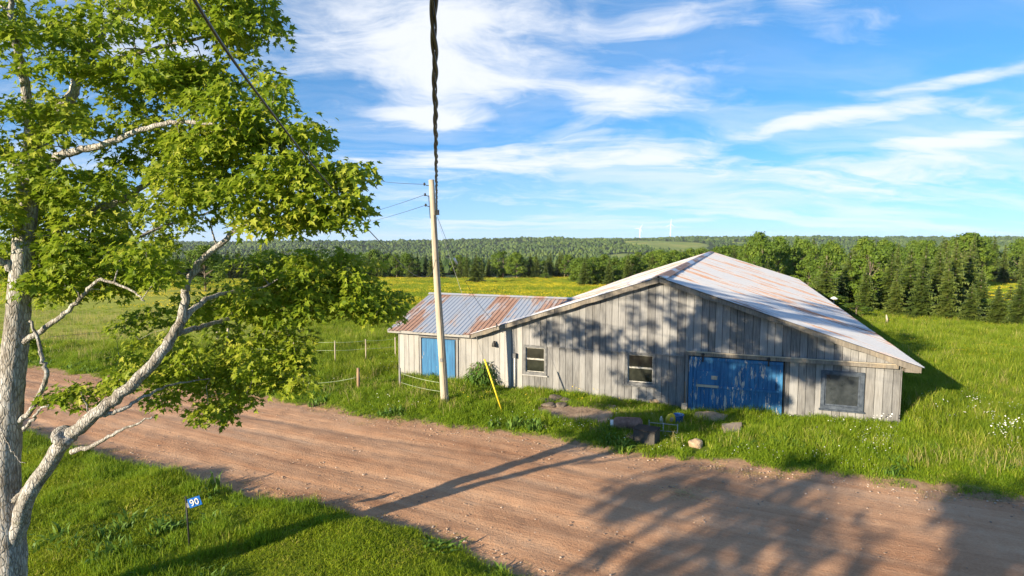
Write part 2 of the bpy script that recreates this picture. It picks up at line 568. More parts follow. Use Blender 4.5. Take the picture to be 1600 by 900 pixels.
def roof_fn(rust_lo, rust_hi, sx, base_a, base_b, rot=0.0):
    """galvanised sheet: object x runs across the sheet, y down the slope"""
    def fn(n):
        co = geo_pos(n)
        loc = obj_co(n)
        r = rnd_obj(n)
        big = n.noise(n.mapping(co, scale=(1, 1, 1)), 0.32, 3, 0.55)
        stv = n.add('ShaderNodeVectorMath', operation='ADD')
        n.set(stv, 0, loc)
        cr = n.add('ShaderNodeCombineXYZ')
        n.set(cr, 0, n.math('MULTIPLY', r, 37.0))
        n.set(cr, 1, n.math('MULTIPLY', r, 11.0))
        n.l.new(cr.outputs[0], stv.inputs[1])
        stq = n.noise(n.mapping(stv.outputs[0], scale=(1.5, 0.30, 1)), 1.5, 6, 0.66, 0.3)
        f = n.math('ADD', n.math('MULTIPLY', big, 0.55), n.math('MULTIPLY', stq, 0.55))
        f = n.math('ADD', f, n.math('MULTIPLY', n.math('SUBTRACT', r, 0.5), 0.16))
        rust = n.rampf(f, rust_lo, rust_hi)
        fine = n.noise(stv.outputs[0], 9, 6, 0.65)
        base = n.mix(fine, base_a, base_b)
        rc = n.ramp(fine, [(0.3, (0.17, 0.065, 0.028)), (0.7, (0.38, 0.17, 0.075))])
        col = n.mix(n.math('MULTIPLY', rust, 0.85), base, rc)
        metal = n.math('MULTIPLY', n.math('SUBTRACT', 1, rust), 0.55)
        rough = n.math('ADD', 0.42, n.math('MULTIPLY', rust, 0.4))
        return principled(n, col, rough, metal, fine, 0.004, 0.4, spec=0.5)
    return fn


M['roof'] = material('galvanised_roof', roof_fn(0.54, 0.64, 1, (0.47, 0.48, 0.50), (0.68, 0.68, 0.69)))
M['roof_annex'] = material('rust_streaked_roof', roof_fn(0.515, 0.63, 1, (0.46, 0.49, 0.53), (0.66, 0.69, 0.72)))


def leaf_fn(stops, trans=0.45, attr='rnd', rough=0.55, spec=0.25, tcol=None, patch=0.0, pscale=0.7):
    def fn(n):
        a = n.add('ShaderNodeAttribute', attribute_name=attr)
        r = rnd_obj(n)
        f = n.math('ADD', n.math('MULTIPLY', a.outputs['Fac'], 0.75), n.math('MULTIPLY', r, 0.25))
        if patch:
            f = n.math('ADD', f, n.math('MULTIPLY', n.math('SUBTRACT', n.noise(geo_pos(n), pscale, 4, 0.6), 0.5), patch))
        col = n.ramp(f, stops)
        b = n.add('ShaderNodeBsdfPrincipled')
        n.set(b, 'Base Color', col)
        b.inputs['Roughness'].default_value = rough
        b.inputs['Specular IOR Level'].default_value = spec
        t = n.add('ShaderNodeBsdfTranslucent')
        tc_ = n.mix(0.6, col, tcol or (0.22, 0.30, 0.03))
        n.set(t, 'Color', tc_)
        mxs = n.add('ShaderNodeMixShader')
        mxs.inputs[0].default_value = trans
        n.l.new(b.outputs[0], mxs.inputs[1])
        n.l.new(t.outputs[0], mxs.inputs[2])
        return mxs.outputs[0]
    return fn


M['maple_leaf'] = material('maple_leaf', leaf_fn([(0.0, (0.055, 0.115, 0.010)), (0.4, (0.16, 0.24, 0.014)), (0.75, (0.29, 0.35, 0.022)), (1.0, (0.44, 0.45, 0.06))], 0.42, tcol=(0.27, 0.40, 0.03), patch=0.7, pscale=1.1))
M['spruce'] = material('spruce_needles', leaf_fn([(0.0, (0.042, 0.074, 0.018)), (0.5, (0.10, 0.148, 0.026)), (1.0, (0.20, 0.235, 0.05))], 0.25, tcol=(0.12, 0.16, 0.02)))
M['broadleaf'] = material('broadleaf', leaf_fn([(0.0, (0.065, 0.125, 0.018)), (0.5, (0.120, 0.195, 0.024)), (1.0, (0.20, 0.27, 0.03))], 0.36, tcol=(0.18, 0.27, 0.02)))
M['far_leaf'] = material('far_forest', leaf_fn([(0.0, (0.022, 0.048, 0.012)), (0.5, (0.050, 0.090, 0.020)), (1.0, (0.12, 0.17, 0.03))], 0.1, tcol=(0.08, 0.12, 0.02), patch=1.0, pscale=0.006))
M['bush_leaf'] = material('bush_leaf', leaf_fn([(0.0, (0.06, 0.13, 0.02)), (0.5, (0.10, 0.20, 0.03)), (1.0, (0.17, 0.27, 0.05))], 0.35))
M['lawn'] = material('lawn_grass', leaf_fn([(0.0, (0.15, 0.24, 0.012)), (0.5, (0.26, 0.35, 0.016)), (0.85, (0.36, 0.41, 0.024)), (1.0, (0.50, 0.45, 0.11))], 0.40, tcol=(0.30, 0.38, 0.02), patch=1.3))
M['verge'] = material('verge_grass', leaf_fn([(0.0, (0.11, 0.20, 0.010)), (0.5, (0.20, 0.31, 0.016)), (0.9, (0.30, 0.38, 0.024)), (1.0, (0.46, 0.43, 0.12))], 0.40, tcol=(0.28, 0.38, 0.02), patch=1.3))
M['meadow'] = material('meadow_grass', leaf_fn([(0.0, (0.12, 0.20, 0.012)), (0.5, (0.22, 0.30, 0.018)), (0.9, (0.32, 0.36, 0.03)), (1.0, (0.46, 0.42, 0.11))], 0.40, tcol=(0.30, 0.38, 0.02), patch=1.3))
M['dry'] = material('dry_grass', leaf_fn([(0.0, (0.24, 0.22, 0.07)), (0.5, (0.38, 0.32, 0.12)), (1.0, (0.55, 0.46, 0.22))], 0.3, tcol=(0.4, 0.34, 0.12)))
M['petal_white'] = material('white_petal', lambda n: principled(n, n.mix(rnd_obj(n), (0.72, 0.72, 0.70), (0.82, 0.82, 0.80)), 0.6))
M['petal_yellow'] = material('yellow_petal', lambda n: principled(n, n.mix(rnd_obj(n), (0.62, 0.46, 0.015), (0.72, 0.56, 0.03)), 0.6))


def bark_fn(n):
    co = geo_pos(n)
    a = n.noise(n.mapping(co, scale=(1, 1, 0.35)), 14, 7, 0.68, 0.4)
    b = n.noise(n.mapping(co, scale=(1, 1, 0.6)), 3.2, 5, 0.6)
    v = n.add('ShaderNodeTexVoronoi', feature='DISTANCE_TO_EDGE')
    n.set(v, 'Vector', n.mapping(co, scale=(26, 26, 7)))
    v.inputs['Scale'].default_value = 1.0
    crack = n.rampf(v.outputs[0], 0.0, 0.16)
    f = n.math('ADD', n.math('MULTIPLY', a, 0.6), n.math('MULTIPLY', b, 0.45))
    col = n.ramp(f, [(0.34, (0.075, 0.062, 0.05)), (0.46, (0.27, 0.245, 0.215)), (0.56, (0.45, 0.435, 0.415)), (0.70, (0.60, 0.59, 0.575))])
    col = n.mix(n.math('MULTIPLY', n.math('SUBTRACT', 1, crack), 0.45), col, (0.09, 0.075, 0.06))
    moss = n.rampf(n.noise(co, 2.1, 4), 0.60, 0.74)
    col = n.mix(n.math('MULTIPLY', moss, 0.35), col, (0.20, 0.20, 0.09))
    h = n.math('ADD', n.math('MULTIPLY', a, 0.6), n.math('MULTIPLY', crack, 0.5))
    return principled(n, col, 0.9, 0, h, 0.03, 0.9, spec=0.15)


M['bark'] = material('maple_bark', bark_fn)
M['bark_dark'] = material('forest_bark', lambda n: principled(n, n.ramp(n.noise(obj_co(n), 5, 5), [(0.3, (0.09, 0.07, 0.05)), (0.7, (0.24, 0.20, 0.16))]), 0.9))


def ground_fn(n):
    p = geo_pos(n)
    s = n.add('ShaderNodeSeparateXYZ', ins={0: p})
    fine = n.noise(p, 6.0, 8, 0.7)
    mid = n.noise(p, 0.55, 5, 0.6)
    big = n.noise(n.mapping(p, scale=(1, 1, 0)), 0.035, 4, 0.55)
    g = n.ramp(n.math('ADD', n.math('MULTIPLY', fine, 0.5), n.math('MULTIPLY', mid, 0.5)), [(0.28, (0.07, 0.115, 0.012)), (0.52, (0.14, 0.19, 0.016)), (0.75, (0.24, 0.24, 0.05))])
    mw = n.add('ShaderNodeAttribute', attribute_name='mown').outputs['Fac']
    hay = n.ramp(n.math('ADD', n.math('MULTIPLY', fine, 0.4), n.math('MULTIPLY', mid, 0.6)), [(0.3, (0.22, 0.26, 0.03)), (0.5, (0.36, 0.385, 0.05)), (0.72, (0.50, 0.47, 0.11))])
    # soil showing beside the road
    soil = n.ramp(fine, [(0.3, (0.20, 0.125, 0.075)), (0.7, (0.36, 0.25, 0.155))])
    a = n.add('ShaderNodeAttribute', attribute_name='soil').outputs['Fac']
    sf = n.math('ADD', a, n.math('MULTIPLY', n.math('SUBTRACT', fine, 0.5), 0.9))
    col = n.mix(n.rampf(sf, 0.38, 0.66), g, soil)
    # the hay meadow beyond: bands of buttercups and mown grass
    fld = n.rampf(s.outputs[1], 50.0, 110.0)
    band = n.noise(n.mapping(p, scale=(0.35, 1.0, 0), loc=(3, 8, 0)), 0.045, 5, 0.62)
    fcol = n.ramp(n.math('ADD', n.math('MULTIPLY', band, 0.75), n.math('MULTIPLY', mid, 0.25)), [(0.32, (0.105, 0.145, 0.018)), (0.46, (0.20, 0.215, 0.022)), (0.60, (0.32, 0.295, 0.02)), (0.75, (0.40, 0.345, 0.022))])
    col = n.mix(fld, col, fcol)
    col = n.mix(n.math('MULTIPLY', mw, 0.9), col, hay)
    wood_ = n.rampf(s.outputs[1], 285.0, 330.0)
    col = n.mix(wood_, col, n.mix(mid, (0.02, 0.04, 0.015), (0.05, 0.085, 0.025)))
    return principled(n, col, 0.95, 0, fine, 0.06, 0.7, spec=0.1)


M['ground'] = material('meadow_ground', ground_fn)


def road_fn(n):
    p = geo_pos(n)
    al = n.mapping(p, rot=(0, 0, math.radians(27)))
    tr = n.noise(n.mapping(al, scale=(0.10, 1.5, 1)), 1.5, 6, 0.62, 0.3)
    tr2 = n.noise(n.mapping(al, scale=(0.22, 5.0, 1), loc=(4, 4, 0)), 1.5, 5, 0.6, 0.2)
    bl = n.noise(p, 0.32, 5, 0.6)
    fine = n.noise(p, 18, 7, 0.7)
    grit = n.noise(p, 70, 4, 0.7)
    f = n.math('ADD', n.math('MULTIPLY', tr, 0.26), n.math('MULTIPLY', tr2, 0.14))
    f = n.math('ADD', f, n.math('MULTIPLY', bl, 0.36))
    f = n.math('ADD', f, n.math('MULTIPLY', fine, 0.28))
    col = n.ramp(f, [(0.33, (0.27, 0.130, 0.070)), (0.44, (0.40, 0.212, 0.118)), (0.54, (0.51, 0.298, 0.177)), (0.68, (0.60, 0.41, 0.275))])
    tk_ = n.add('ShaderNodeAttribute', attribute_name='track').outputs['Fac']
    col = n.mix(n.math('MULTIPLY', n.rampf(tk_, 0.25, 0.9), 0.45), col, n.ramp(fine, [(0.3, (0.54, 0.315, 0.185)), (0.7, (0.68, 0.47, 0.31))]))
    damp = n.rampf(n.noise(n.mapping(al, scale=(0.35, 1.0, 1), loc=(11, 3, 0)), 0.9, 5, 0.6), 0.58, 0.72)
    col = n.mix(n.math('MULTIPLY', damp, 0.45), col, (0.23, 0.115, 0.065))
    v = n.add('ShaderNodeTexVoronoi')
    n.set(v, 'Vector', p)
    v.inputs['Scale'].default_value = 24
    peb = n.rampf(v.outputs['Distance'], 0.17, 0.10)
    pr = n.rampf(n.noise(p, 2.2, 4, 0.6), 0.5, 0.66)
    peb = n.math('MULTIPLY', peb, pr)
    col = n.mix(n.math('MULTIPLY', peb, 0.55), col, n.mix(v.outputs['Color'], (0.26, 0.20, 0.16), (0.52, 0.44, 0.36)))
    h = n.math('ADD', n.math('MULTIPLY', tr2, 0.35), n.math('MULTIPLY', fine, 0.5))
    h = n.math('ADD', h, n.math('MULTIPLY', peb, 0.3))
    h = n.math('ADD', h, n.math('MULTIPLY', grit, 0.12))
    return principled(n, col, 0.95, 0, h, 0.07, 0.8, spec=0.1)


M['road'] = material('red_dirt_road', road_fn)

# ------------------------------------------------------------------ ground sheet
def grow(a, step, end, g=1.09):
    r = []
    while a < end:
        step *= g
        a += step
        r.append(a)
    return r


xs = list(np.arange(-30, 30.01, 0.27))
gx = grow(30, 0.27, 14000)
xs = [-v for v in gx[::-1]] + xs + gx
ys = list(np.arange(2, 36.01, 0.27))
ys = [-v for v in grow(-2, 0.27, 160)[::-1]] + ys + grow(36, 0.27, 15000, 1.055)
XX, YY = np.meshgrid(np.array(xs), np.array(ys))
ZZ = terrain(XX, YY)
nx, ny = len(xs), len(ys)
idx = np.arange(nx * ny).reshape(ny, nx)
fc = np.stack([idx[:-1, :-1], idx[:-1, 1:], idx[1:, 1:], idx[1:, :-1]], -1).reshape(-1, 4)
sd = road_sd(XX, YY)
soil = np.clip(1 - (sd - 0.0) / 0.75, 0, 1) * ((np.abs(XX) < 60) & (YY < 60))
me = np_mesh('ground', np.stack([XX, YY, ZZ], -1).reshape(-1, 3), fc, {'soil': soil.ravel(), 'mown': mown(XX, YY).ravel()}, True)
tag(link('ground', me, M['ground']), kind='structure')

# the dirt road: a sheet between the two edges
rx = np.concatenate([np.arange(-58, -22, 1.0), np.arange(-22, 20, 0.14), np.arange(20, 39, 1.0)])
tt = np.linspace(0, 1, 90)
RX = np.repeat(rx[None, :], len(tt), 0)
y0, y1 = road_near(rx) - 0.55, road_far(rx) + 0.55
RY = y0[None, :] + (y1 - y0)[None, :] * tt[:, None]
acr = (RX * math.sin(math.radians(27)) + RY * math.cos(math.radians(27)))
alg = (RX * math.cos(math.radians(27)) - RY * math.sin(math.radians(27)))
RZ = -0.035 + 0.020 * vnoise(alg / 7, acr / 0.75, 21) + 0.007 * vnoise(alg / 2.0, acr / 0.3, 22) + 0.012 * vnoise(RX * 3, RY * 3, 23) + 0.008 * vnoise(RX * 8, RY * 8, 24)
RZ += 0.03 * np.sin(np.pi * tt)[:, None]
wob = 0.022 * vnoise(alg / 7, alg * 0, 25)
trk = np.zeros_like(RZ)
for c_ in (0.20, 0.36, 0.55, 0.71):
    trk = np.maximum(trk, np.exp(-((tt[:, None] + wob - c_) / 0.034) ** 2))
trk *= 0.75 + 0.35 * vnoise(alg / 3, acr / 2, 26)
RZ -= 0.034 * trk
nx, ny = len(rx), len(tt)
idx = np.arange(nx * ny).reshape(ny, nx)
fc = np.stack([idx[:-1, :-1], idx[:-1, 1:], idx[1:, 1:], idx[1:, :-1]], -1).reshape(-1, 4)
me = np_mesh('road', np.stack([RX, RY, RZ], -1).reshape(-1, 3), fc, {'track': trk.ravel()}, True)
tag(link('road', me, M['road']), kind='structure')

# ------------------------------------------------------------------ the barn
# local frame: x along the front wall (0 = right corner, negative to the left), y into the barn, z up
BA = -math.atan2(354.0, 930.0)
BORG = Vector((13.25, 19.95, 0.0))
barn = empty('barn', BORG, BA)
tag(barn, 'long weathered grey board barn with rusty white metal roof and blue doors', 'barn')
BM4 = Matrix.Translation(BORG) @ Matrix.Rotation(BA, 4, 'Z')


def bl2w(x, y, z):
    return BM4 @ Vector((x, y, z))


RIDX, RIDZ = -8.1, 5.02
REX, REZ = 0.52, 2.22
LEX, LEZ = -16.0, 2.36
BLEN = 44.0
XL = -19.7
ANY, ANZ = 3.62, 3.62      # annex ridge
AEY, AEZ = -0.34, 2.36     # annex front eave


def zmain(x):
    return RIDZ - (RIDZ - REZ) * (x - RIDX) / (REX - RIDX) if x > RIDX else RIDZ - (RIDZ - LEZ) * (RIDX - x) / (RIDX - LEX)


def zannex(y):
    return AEZ + (ANZ - AEZ) * (y - AEY) / (ANY - AEY)


def ztop(x):
    """top of the front wall boards"""
    return zmain(x) - 0.10 if x > LEX + 0.2 else zannex(0) - 0.14


WIN = [(-13.55, -12.72, 0.86, 1.90), (-9.26, -8.28, 0.80, 1.90), (-2.30, -1.20, 0.56, 1.70)]   # x0, x1, z0, z1 of the openings
DOOR = (-6.93, -3.66, -0.14, 2.02)
DOORL = (-18.54, -16.77, -0.05, 1.98)

fw = MB()
# framing sheet behind the boards with the openings left out (columns between the opening edges)
cuts = sorted({XL + 0.03, -0.03} | {v for q in WIN for v in q[:2]} | {RIDX, LEX + 0.2})
for a, b in zip(cuts[:-1], cuts[1:]):
    m_ = (a + b) / 2
    za, zb = ztop(a + 1e-4) - 0.02, ztop(b - 1e-4) - 0.02
    hole = [q for q in WIN if q[0] - 1e-6 <= a and b <= q[1] + 1e-6]
    segs = [(-0.3, -0.3, za, zb)] if not hole else [(-0.3, -0.3, hole[0][2], hole[0][2]), (hole[0][3], hole[0][3], za, zb)]
    for (l0, l1, h0, h1) in segs:
        fw.hexa([(a, 0.031, l0), (b, 0.031, l1), (a, 0.09, l0), (b, 0.09, l1), (a, 0.031, h0), (b, 0.031, h1), (a, 0.09, h0), (b, 0.09, h1)])
front_wall = fw.build('front_wall', M['black'], barn)


def board(name, x0, x1, zl0, zl1, zt0, zt1, yf, yb, mat, parent):
    b = MB()
    j = lambda: random.uniform(-0.003, 0.003)
    b.hexa([(x0, yf + j(), zl0), (x1, yf + j(), zl1), (x0, yb, zl0), (x1, yb, zl1), (x0, yf + j(), zt0), (x1, yf + j(), zt1), (x0, yb, zt0), (x1, yb, zt1)])
    return b.build(name, mat, parent)


x = XL
SEAM = 2.02
while x < -0.02:
    wd = random.uniform(0.235, 0.30)
    x1 = min(x + wd, 0.0)
    if 0 - x1 < 0.1:
        x1 = 0.0
    a, b = x + 0.008, x1 - 0.008
    xm = (a + b) / 2
    mat_ = M['board_white'] if xm < -13.6 + random.uniform(-0.9, 0.5) else M['board']
    low = random.uniform(-0.10, 0.02) - 0.3
    ta, tb = ztop(a), ztop(b)
    spans = []
    if DOORL[0] - 0.05 < xm < DOORL[1] + 0.05:
        spans.append((DOORL[3] + 0.03, DOORL[3] + 0.03, ta, tb, 0.0))
    elif xm < -13.2:
        spans.append((low, low, ta, tb, 0.0))
    else:
        s2 = SEAM if xm < -7.1 else 2.10
        if not (DOOR[0] + 0.1 < xm < DOOR[1] - 0.1):
            spans.append((low, low, s2 - 0.01, s2 - 0.01, 0.0))
        spans.append((s2 - 0.02, s2 - 0.02, ta, tb, -0.031))
    for (l0, l1, t0, t1, yo) in spans:
        dy = random.uniform(-0.004, 0.004)
        pieces = [(a, b, l0, l1, t0, t1)]
        for (wx0, wx1, wz0, wz1) in WIN:
            nw = []
            for (pa, pb, q0, q1, r0, r1) in pieces:
                if pb <= wx0 or pa >= wx1 or q0 >= wz1 or r0 <= wz0:
                    nw.append((pa, pb, q0, q1, r0, r1))
                    continue
                if pa < wx0 - 0.02:
                    nw.append((pa, wx0, q0, q1, r0, r1))
                if pb > wx1 + 0.02:
                    nw.append((wx1, pb, q0, q1, r0, r1))
                ca, cb = max(pa, wx0), min(pb, wx1)
                if wz0 - q0 > 0.05:
                    nw.append((ca, cb, q0, q1, wz0, wz0))
                if r0 - wz1 > 0.03:
                    nw.append((ca, cb, wz1, wz1, r0, r1))
            pieces = nw
        for (pa, pb, q0, q1, r0, r1) in pieces:
            if pb - pa > 0.015:
                board('board', pa, pb, q0, q1, r0, r1, yo + dy, 0.030 + yo, mat_, front_wall)
    x = x1

# drip strip on the seam left of the big door
b = MB()
b.box(-13.15, -7.12, -0.052, -0.034, SEAM - 0.055, SEAM - 0.021)
b.build('seam_strip', M['board'], barn)
# corner boards
b = MB(); b.box(0.004, 0.03, -0.03, 0.14, -0.3, 2.06); b.build('corner_board', M['board'], barn)
b = MB(); b.box(XL - 0.028, XL - 0.004, -0.03, 0.14, -0.3, zannex(0) - 0.16); b.build('corner_board', M['board_white'], barn)

# the other walls
def plank_wall(name, p0, p1, top0, top1, bot, mat, thick=0.04):
    p0, p1 = Vector(p0), Vector(p1)
    d = (p1 - p0)
    L = d.length
    d.normalize()
    nrm = Vector((d.y, -d.x))
    b = MB()
    s = 0.0
    while s < L - 0.01:
        e = min(s + random.uniform(0.25, 0.32), L)
        t0 = top0 + (top1 - top0) * s / L
        t1 = top0 + (top1 - top0) * e / L
        off = random.uniform(0, 0.006)
        q = [p0 + d * (s + 0.005), p0 + d * (e - 0.005)]
        fr = [v + nrm * off for v in q]
        bk = [v - nrm * thick for v in q]
        b.hexa([(fr[0].x, fr[0].y, bot), (fr[1].x, fr[1].y, bot), (bk[0].x, bk[0].y, bot), (bk[1].x, bk[1].y, bot),
                (fr[0].x, fr[0].y, t0), (fr[1].x, fr[1].y, t1), (bk[0].x, bk[0].y, t0), (bk[1].x, bk[1].y, t1)])
        s = e
    return b.build(name, mat, barn)


plank_wall('side_wall', (-0.02, 0.15), (-0.02, BLEN - 0.1), 2.20, 2.20, -3.2, M['board'])
plank_wall('side_wall', (-15.6, BLEN - 0.1), (-15.6, 7.5), 2.28, 2.28, -3.2, M['board'])
plank_wall('side_wall', (XL, ANY * 2 - AEY * 2 - 0.4), (XL, 0.15), 2.30, 2.30, -1.2, M['board_white'])
plank_wall('back_wall', (-0.1, BLEN - 0.15), (RIDX, BLEN - 0.15), 2.28, 4.9, -3.2, M['board'])
plank_wall('back_wall', (RIDX, BLEN - 0.15), (-15.5, BLEN - 0.15), 4.9, 2.4, -3.2, M['board'])
plank_wall('back_wall', (-15.7, 7.5), (XL, 7.5), 2.3, 2.3, -1.2, M['board_white'])
gb = MB()
gb.add([(XL, 0.1, 2.31), (XL, 7.4, 2.31), (XL, ANY, ANZ - 0.08), (XL + 0.04, 0.1, 2.31), (XL + 0.04, 7.4, 2.31), (XL + 0.04, ANY, ANZ - 0.08)],
       [(0, 1, 2), (5, 4, 3), (0, 3, 4, 1), (1, 4, 5, 2), (2, 5, 3, 0)])
gb.build('gable_wall', M['board_white'], barn)

# ---- main roof
PW = 0.86


def sheet_mesh(name, width, length, nrib=4, rib=0.026):
    """ribbed sheet: x across, y down the slope, z up"""
    prof = []
    p = width / nrib
    for k in range(nrib):
        a = k * p
        prof += [(a - 0.0, 0), (a + p * 0.34, 0), (a + p * 0.42, rib), (a + p * 0.58, rib), (a + p * 0.66, 0)]
    prof.append((width + 0.03, 0.0))
    vs = [(q, 0, z) for q, z in prof] + [(q, length * 0.5, z) for q, z in prof] + [(q, length, z) for q, z in prof]
    n_ = len(prof)
    fs = []
    for r_ in range(2):
        fs += [(r_ * n_ + i, r_ * n_ + i + 1, (r_ + 1) * n_ + i + 1, (r_ + 1) * n_ + i) for i in range(n_ - 1)]
    b = MB()
    b.add(vs, fs)
    # folded lower edge gives the sheet a visible thickness
    b.add([(q, length, z) for q, z in prof] + [(q, length, z - 0.006) for q, z in prof], [(i, i + 1, n_ + i + 1, n_ + i) for i in range(n_ - 1)])
    return b.mesh(name)


def slope(name, xr, zr, xe, ze, sgn):
    run, drop = abs(xe - xr), zr - ze
    L = math.hypot(run, drop)
    dk = MB()
    t = 0.06
    dk.hexa([(xr, -0.30, zr - 0.035 - t), (xe, -0.30, ze - 0.035 - t), (xr, BLEN, zr - 0.035 - t), (xe, BLEN, ze - 0.035 - t),
             (xr, -0.30, zr - 0.035), (xe, -0.30, ze - 0.035), (xr, BLEN, zr - 0.035), (xe, BLEN, ze - 0.035)])
    deck = dk.build(name, M['trim'], barn)
    me_ = sheet_mesh('roof_panel', PW, L + 0.06)
    me_.materials.append(M['roof'])
    down = Vector((sgn * run, 0, -drop)).normalized()
    acr_ = Vector((0, 1, 0)) if sgn < 0 else Vector((0, -1, 0))
    nz = acr_.cross(down)
    if nz.z < 0:
        acr_ = -acr_
        nz = -nz
    y = -0.36
    i = 0
    while y < BLEN:
        o = link('roof_panel', me_, None, deck)
        yo = y if acr_.y > 0 else y + PW
        m3 = Matrix((acr_, down, nz)).transposed().to_4x4()
        lift = random.uniform(0.0, 0.010) + (0.002 if i % 2 else 0)
        m3.translation = Vector((xr, yo, zr - 0.02)) + nz * lift
        m3 = m3 @ Matrix.Rotation(random.uniform(-0.0012, 0.0012), 4, 'Z')
        o.matrix_local = m3
        y += PW
        i += 1
    return deck


slope('roof_slope', RIDX, RIDZ, REX, REZ, 1)
slope('roof_slope', RIDX, RIDZ, LEX, LEZ, -1)
b = MB()
for sgn in (1, -1):
    dz = 0.30 * ((RIDZ - REZ) / (REX - RIDX))
    y0_, y1_ = -0.37, BLEN + 0.05
    b.hexa([(RIDX, y0_, RIDZ + 0.035), (RIDX + sgn * 0.30, y0_, RIDZ + 0.030 - dz), (RIDX, y1_, RIDZ + 0.035), (RIDX + sgn * 0.30, y1_, RIDZ + 0.030 - dz),
            (RIDX, y0_, RIDZ + 0.045), (RIDX + sgn * 0.30, y0_, RIDZ + 0.040 - dz), (RIDX, y1_, RIDZ + 0.045), (RIDX + sgn * 0.30, y1_, RIDZ + 0.040 - dz)])
b.build('ridge_cap', M['roof'], barn)

# rake boards along the front gable, in two lengths each side
def rake(xa, xb, mat, h=0.17, yf=-0.335, yb=-0.303):
    za, zb = zmain(xa) - 0.045, zmain(xb) - 0.045
    b = MB()
    n_ = 10
    for i in range(n_):
        p, q = xa + (xb - xa) * i / n_, xa + (xb - xa) * (i + 1) / n_
    vs, fs = [], []
    for i in range(n_ + 1):
        p = xa + (xb - xa) * i / n_
        zt_ = zmain(p) - 0.043
        zl_ = zt_ - h + random.uniform(-0.025, 0.02)
        vs += [(p, yf + random.uniform(-0.004, 0.004), zl_), (p, yb, zl_), (p, yb, zt_), (p, yf, zt_)]
    for i in range(n_):
        for k in range(4):
            a_, b_ = i * 4 + k, i * 4 + (k + 1) % 4
            fs.append((a_, b_, b_ + 4, a_ + 4))
    fs += [(3, 2, 1, 0), tuple(n_ * 4 + k for k in range(4))]
    b.add(vs, fs)
    return b.build('rake_board', mat, barn)


rake(RIDX + 0.01, -3.9, M['trim'])
rake(-3.87, REX - 0.02, M['trim'])
rake(RIDX - 0.01, -12.2, M['trim'])
rake(-12.23, LEX + 0.05, M['trim'], 0.15)
# soffit lookouts at the right eave
for yy in np.arange(0.6, 12, 1.2):
    b = MB(); b.box(0.005, REX - 0.06, yy, yy + 0.06, REZ - 0.17, REZ - 0.10); b.build('rafter_tail', M['trim'], barn)
b = MB(); b.box(REX - 0.055, REX - 0.025, -0.30, BLEN - 0.05, REZ - 0.22, REZ - 0.075); b.build('eave_board', M['trim'], barn)
b = MB(); b.box(0.035, REX - 0.07, -0.29, 0.10, REZ - 0.22, REZ - 0.11, 0.01); b.build('eave_block', M['trim'], barn)

# ---- annex roof: sheets cut along the valley with the main roof
def yvalley(x):
    if x <= LEX + 0.12:
        return AEY
    zz = zmain(x) + 0.005
    return max(AEY, AEY + (zz - AEZ) * (ANY - AEY) / (ANZ - AEZ))


ad = MB()
xe_ = -12.1
vs = []
st_ = np.linspace(XL - 0.32, xe_, 24)
top = [(q, yvalley(q) + 0.03, zannex(yvalley(q) + 0.03) - 0.03) for q in st_]
rid = [(q, ANY, ANZ - 0.03) for q in st_]
n_ = len(st_)
vs = top + rid + [(a, b, c - 0.05) for a, b, c in top] + [(a, b, c - 0.05) for a, b, c in rid]
fs = [(i, i + 1, n_ + i + 1, n_ + i) for i in range(n_ - 1)] + [(2 * n_ + i, 3 * n_ + i, 3 * n_ + i + 1, 2 * n_ + i + 1) for i in range(n_ - 1)]
fs += [(i, 2 * n_ + i, 2 * n_ + i + 1, i + 1) for i in range(n_ - 1)] + [(0, n_, 3 * n_, 2 * n_)]
ad.add(vs, fs)
# rear slope
ad.hexa([(XL - 0.32, ANY, ANZ - 0.08), (-14.2, ANY, ANZ - 0.08), (XL - 0.32, 7.58, AEZ - 0.08), (-14.2, 7.58, AEZ - 0.08),
         (XL - 0.32, ANY, ANZ - 0.02), (-14.2, ANY, ANZ - 0.02), (XL - 0.32, 7.58, AEZ - 0.02), (-14.2, 7.58, AEZ - 0.02)])
annex = ad.build('annex_roof', M['trim'], barn)
x = XL - 0.36
APW = 0.62
k = 0
while x < xe_ - 0.05:
    x1 = min(x + APW, xe_)
    prof = []
    for c in range(3):
        p = APW / 3
        a = x + c * p
        prof += [(a, 0), (a + p * 0.34, 0), (a + p * 0.42, 0.024), (a + p * 0.58, 0.024), (a + p * 0.66, 0)]
    prof.append((x + APW + 0.02, 0))
    prof = [(min(q, xe_), z) for q, z in prof]
    lift = 0.004 + 0.006 * (k % 2)
    vs, n_ = [], len(prof)
    yl = random.uniform(-0.05, 0.02)
    for q, z in prof:
        yy = yvalley(q)
        yy = yy - 0.06 + yl if q <= LEX + 0.12 else yy
        vs.append((q, yy, zannex(yy) + z + lift - 0.02))
    for q, z in prof:
        yy = (yvalley(q) + ANY) / 2
        vs.append((q, yy, zannex(yy) + z + lift - 0.02))
    for q, z in prof:
        vs.append((q, ANY, ANZ + z + lift - 0.02))
    b = MB()
    fs = []
    for r_ in range(2):
        fs += [(r_ * n_ + i, r_ * n_ + i + 1, (r_ + 1) * n_ + i + 1, (r_ + 1) * n_ + i) for i in range(n_ - 1)]
    b.add(vs, fs)
    b.build('roof_panel', M['roof_annex'], annex)
    x += APW
    k += 1
b = MB()
b.hexa([(XL - 0.4, ANY - 0.16, ANZ + 0.0), (-12.2, ANY - 0.16, ANZ + 0.0), (XL - 0.4, ANY + 0.16, ANZ + 0.0), (-12.2, ANY + 0.16, ANZ + 0.0),
        (XL - 0.4, ANY - 0.04, ANZ + 0.07), (-12.2, ANY - 0.04, ANZ + 0.07), (XL - 0.4, ANY + 0.04, ANZ + 0.07), (-12.2, ANY + 0.04, ANZ + 0.07)])
b.build('ridge_cap', M['roof'], annex)
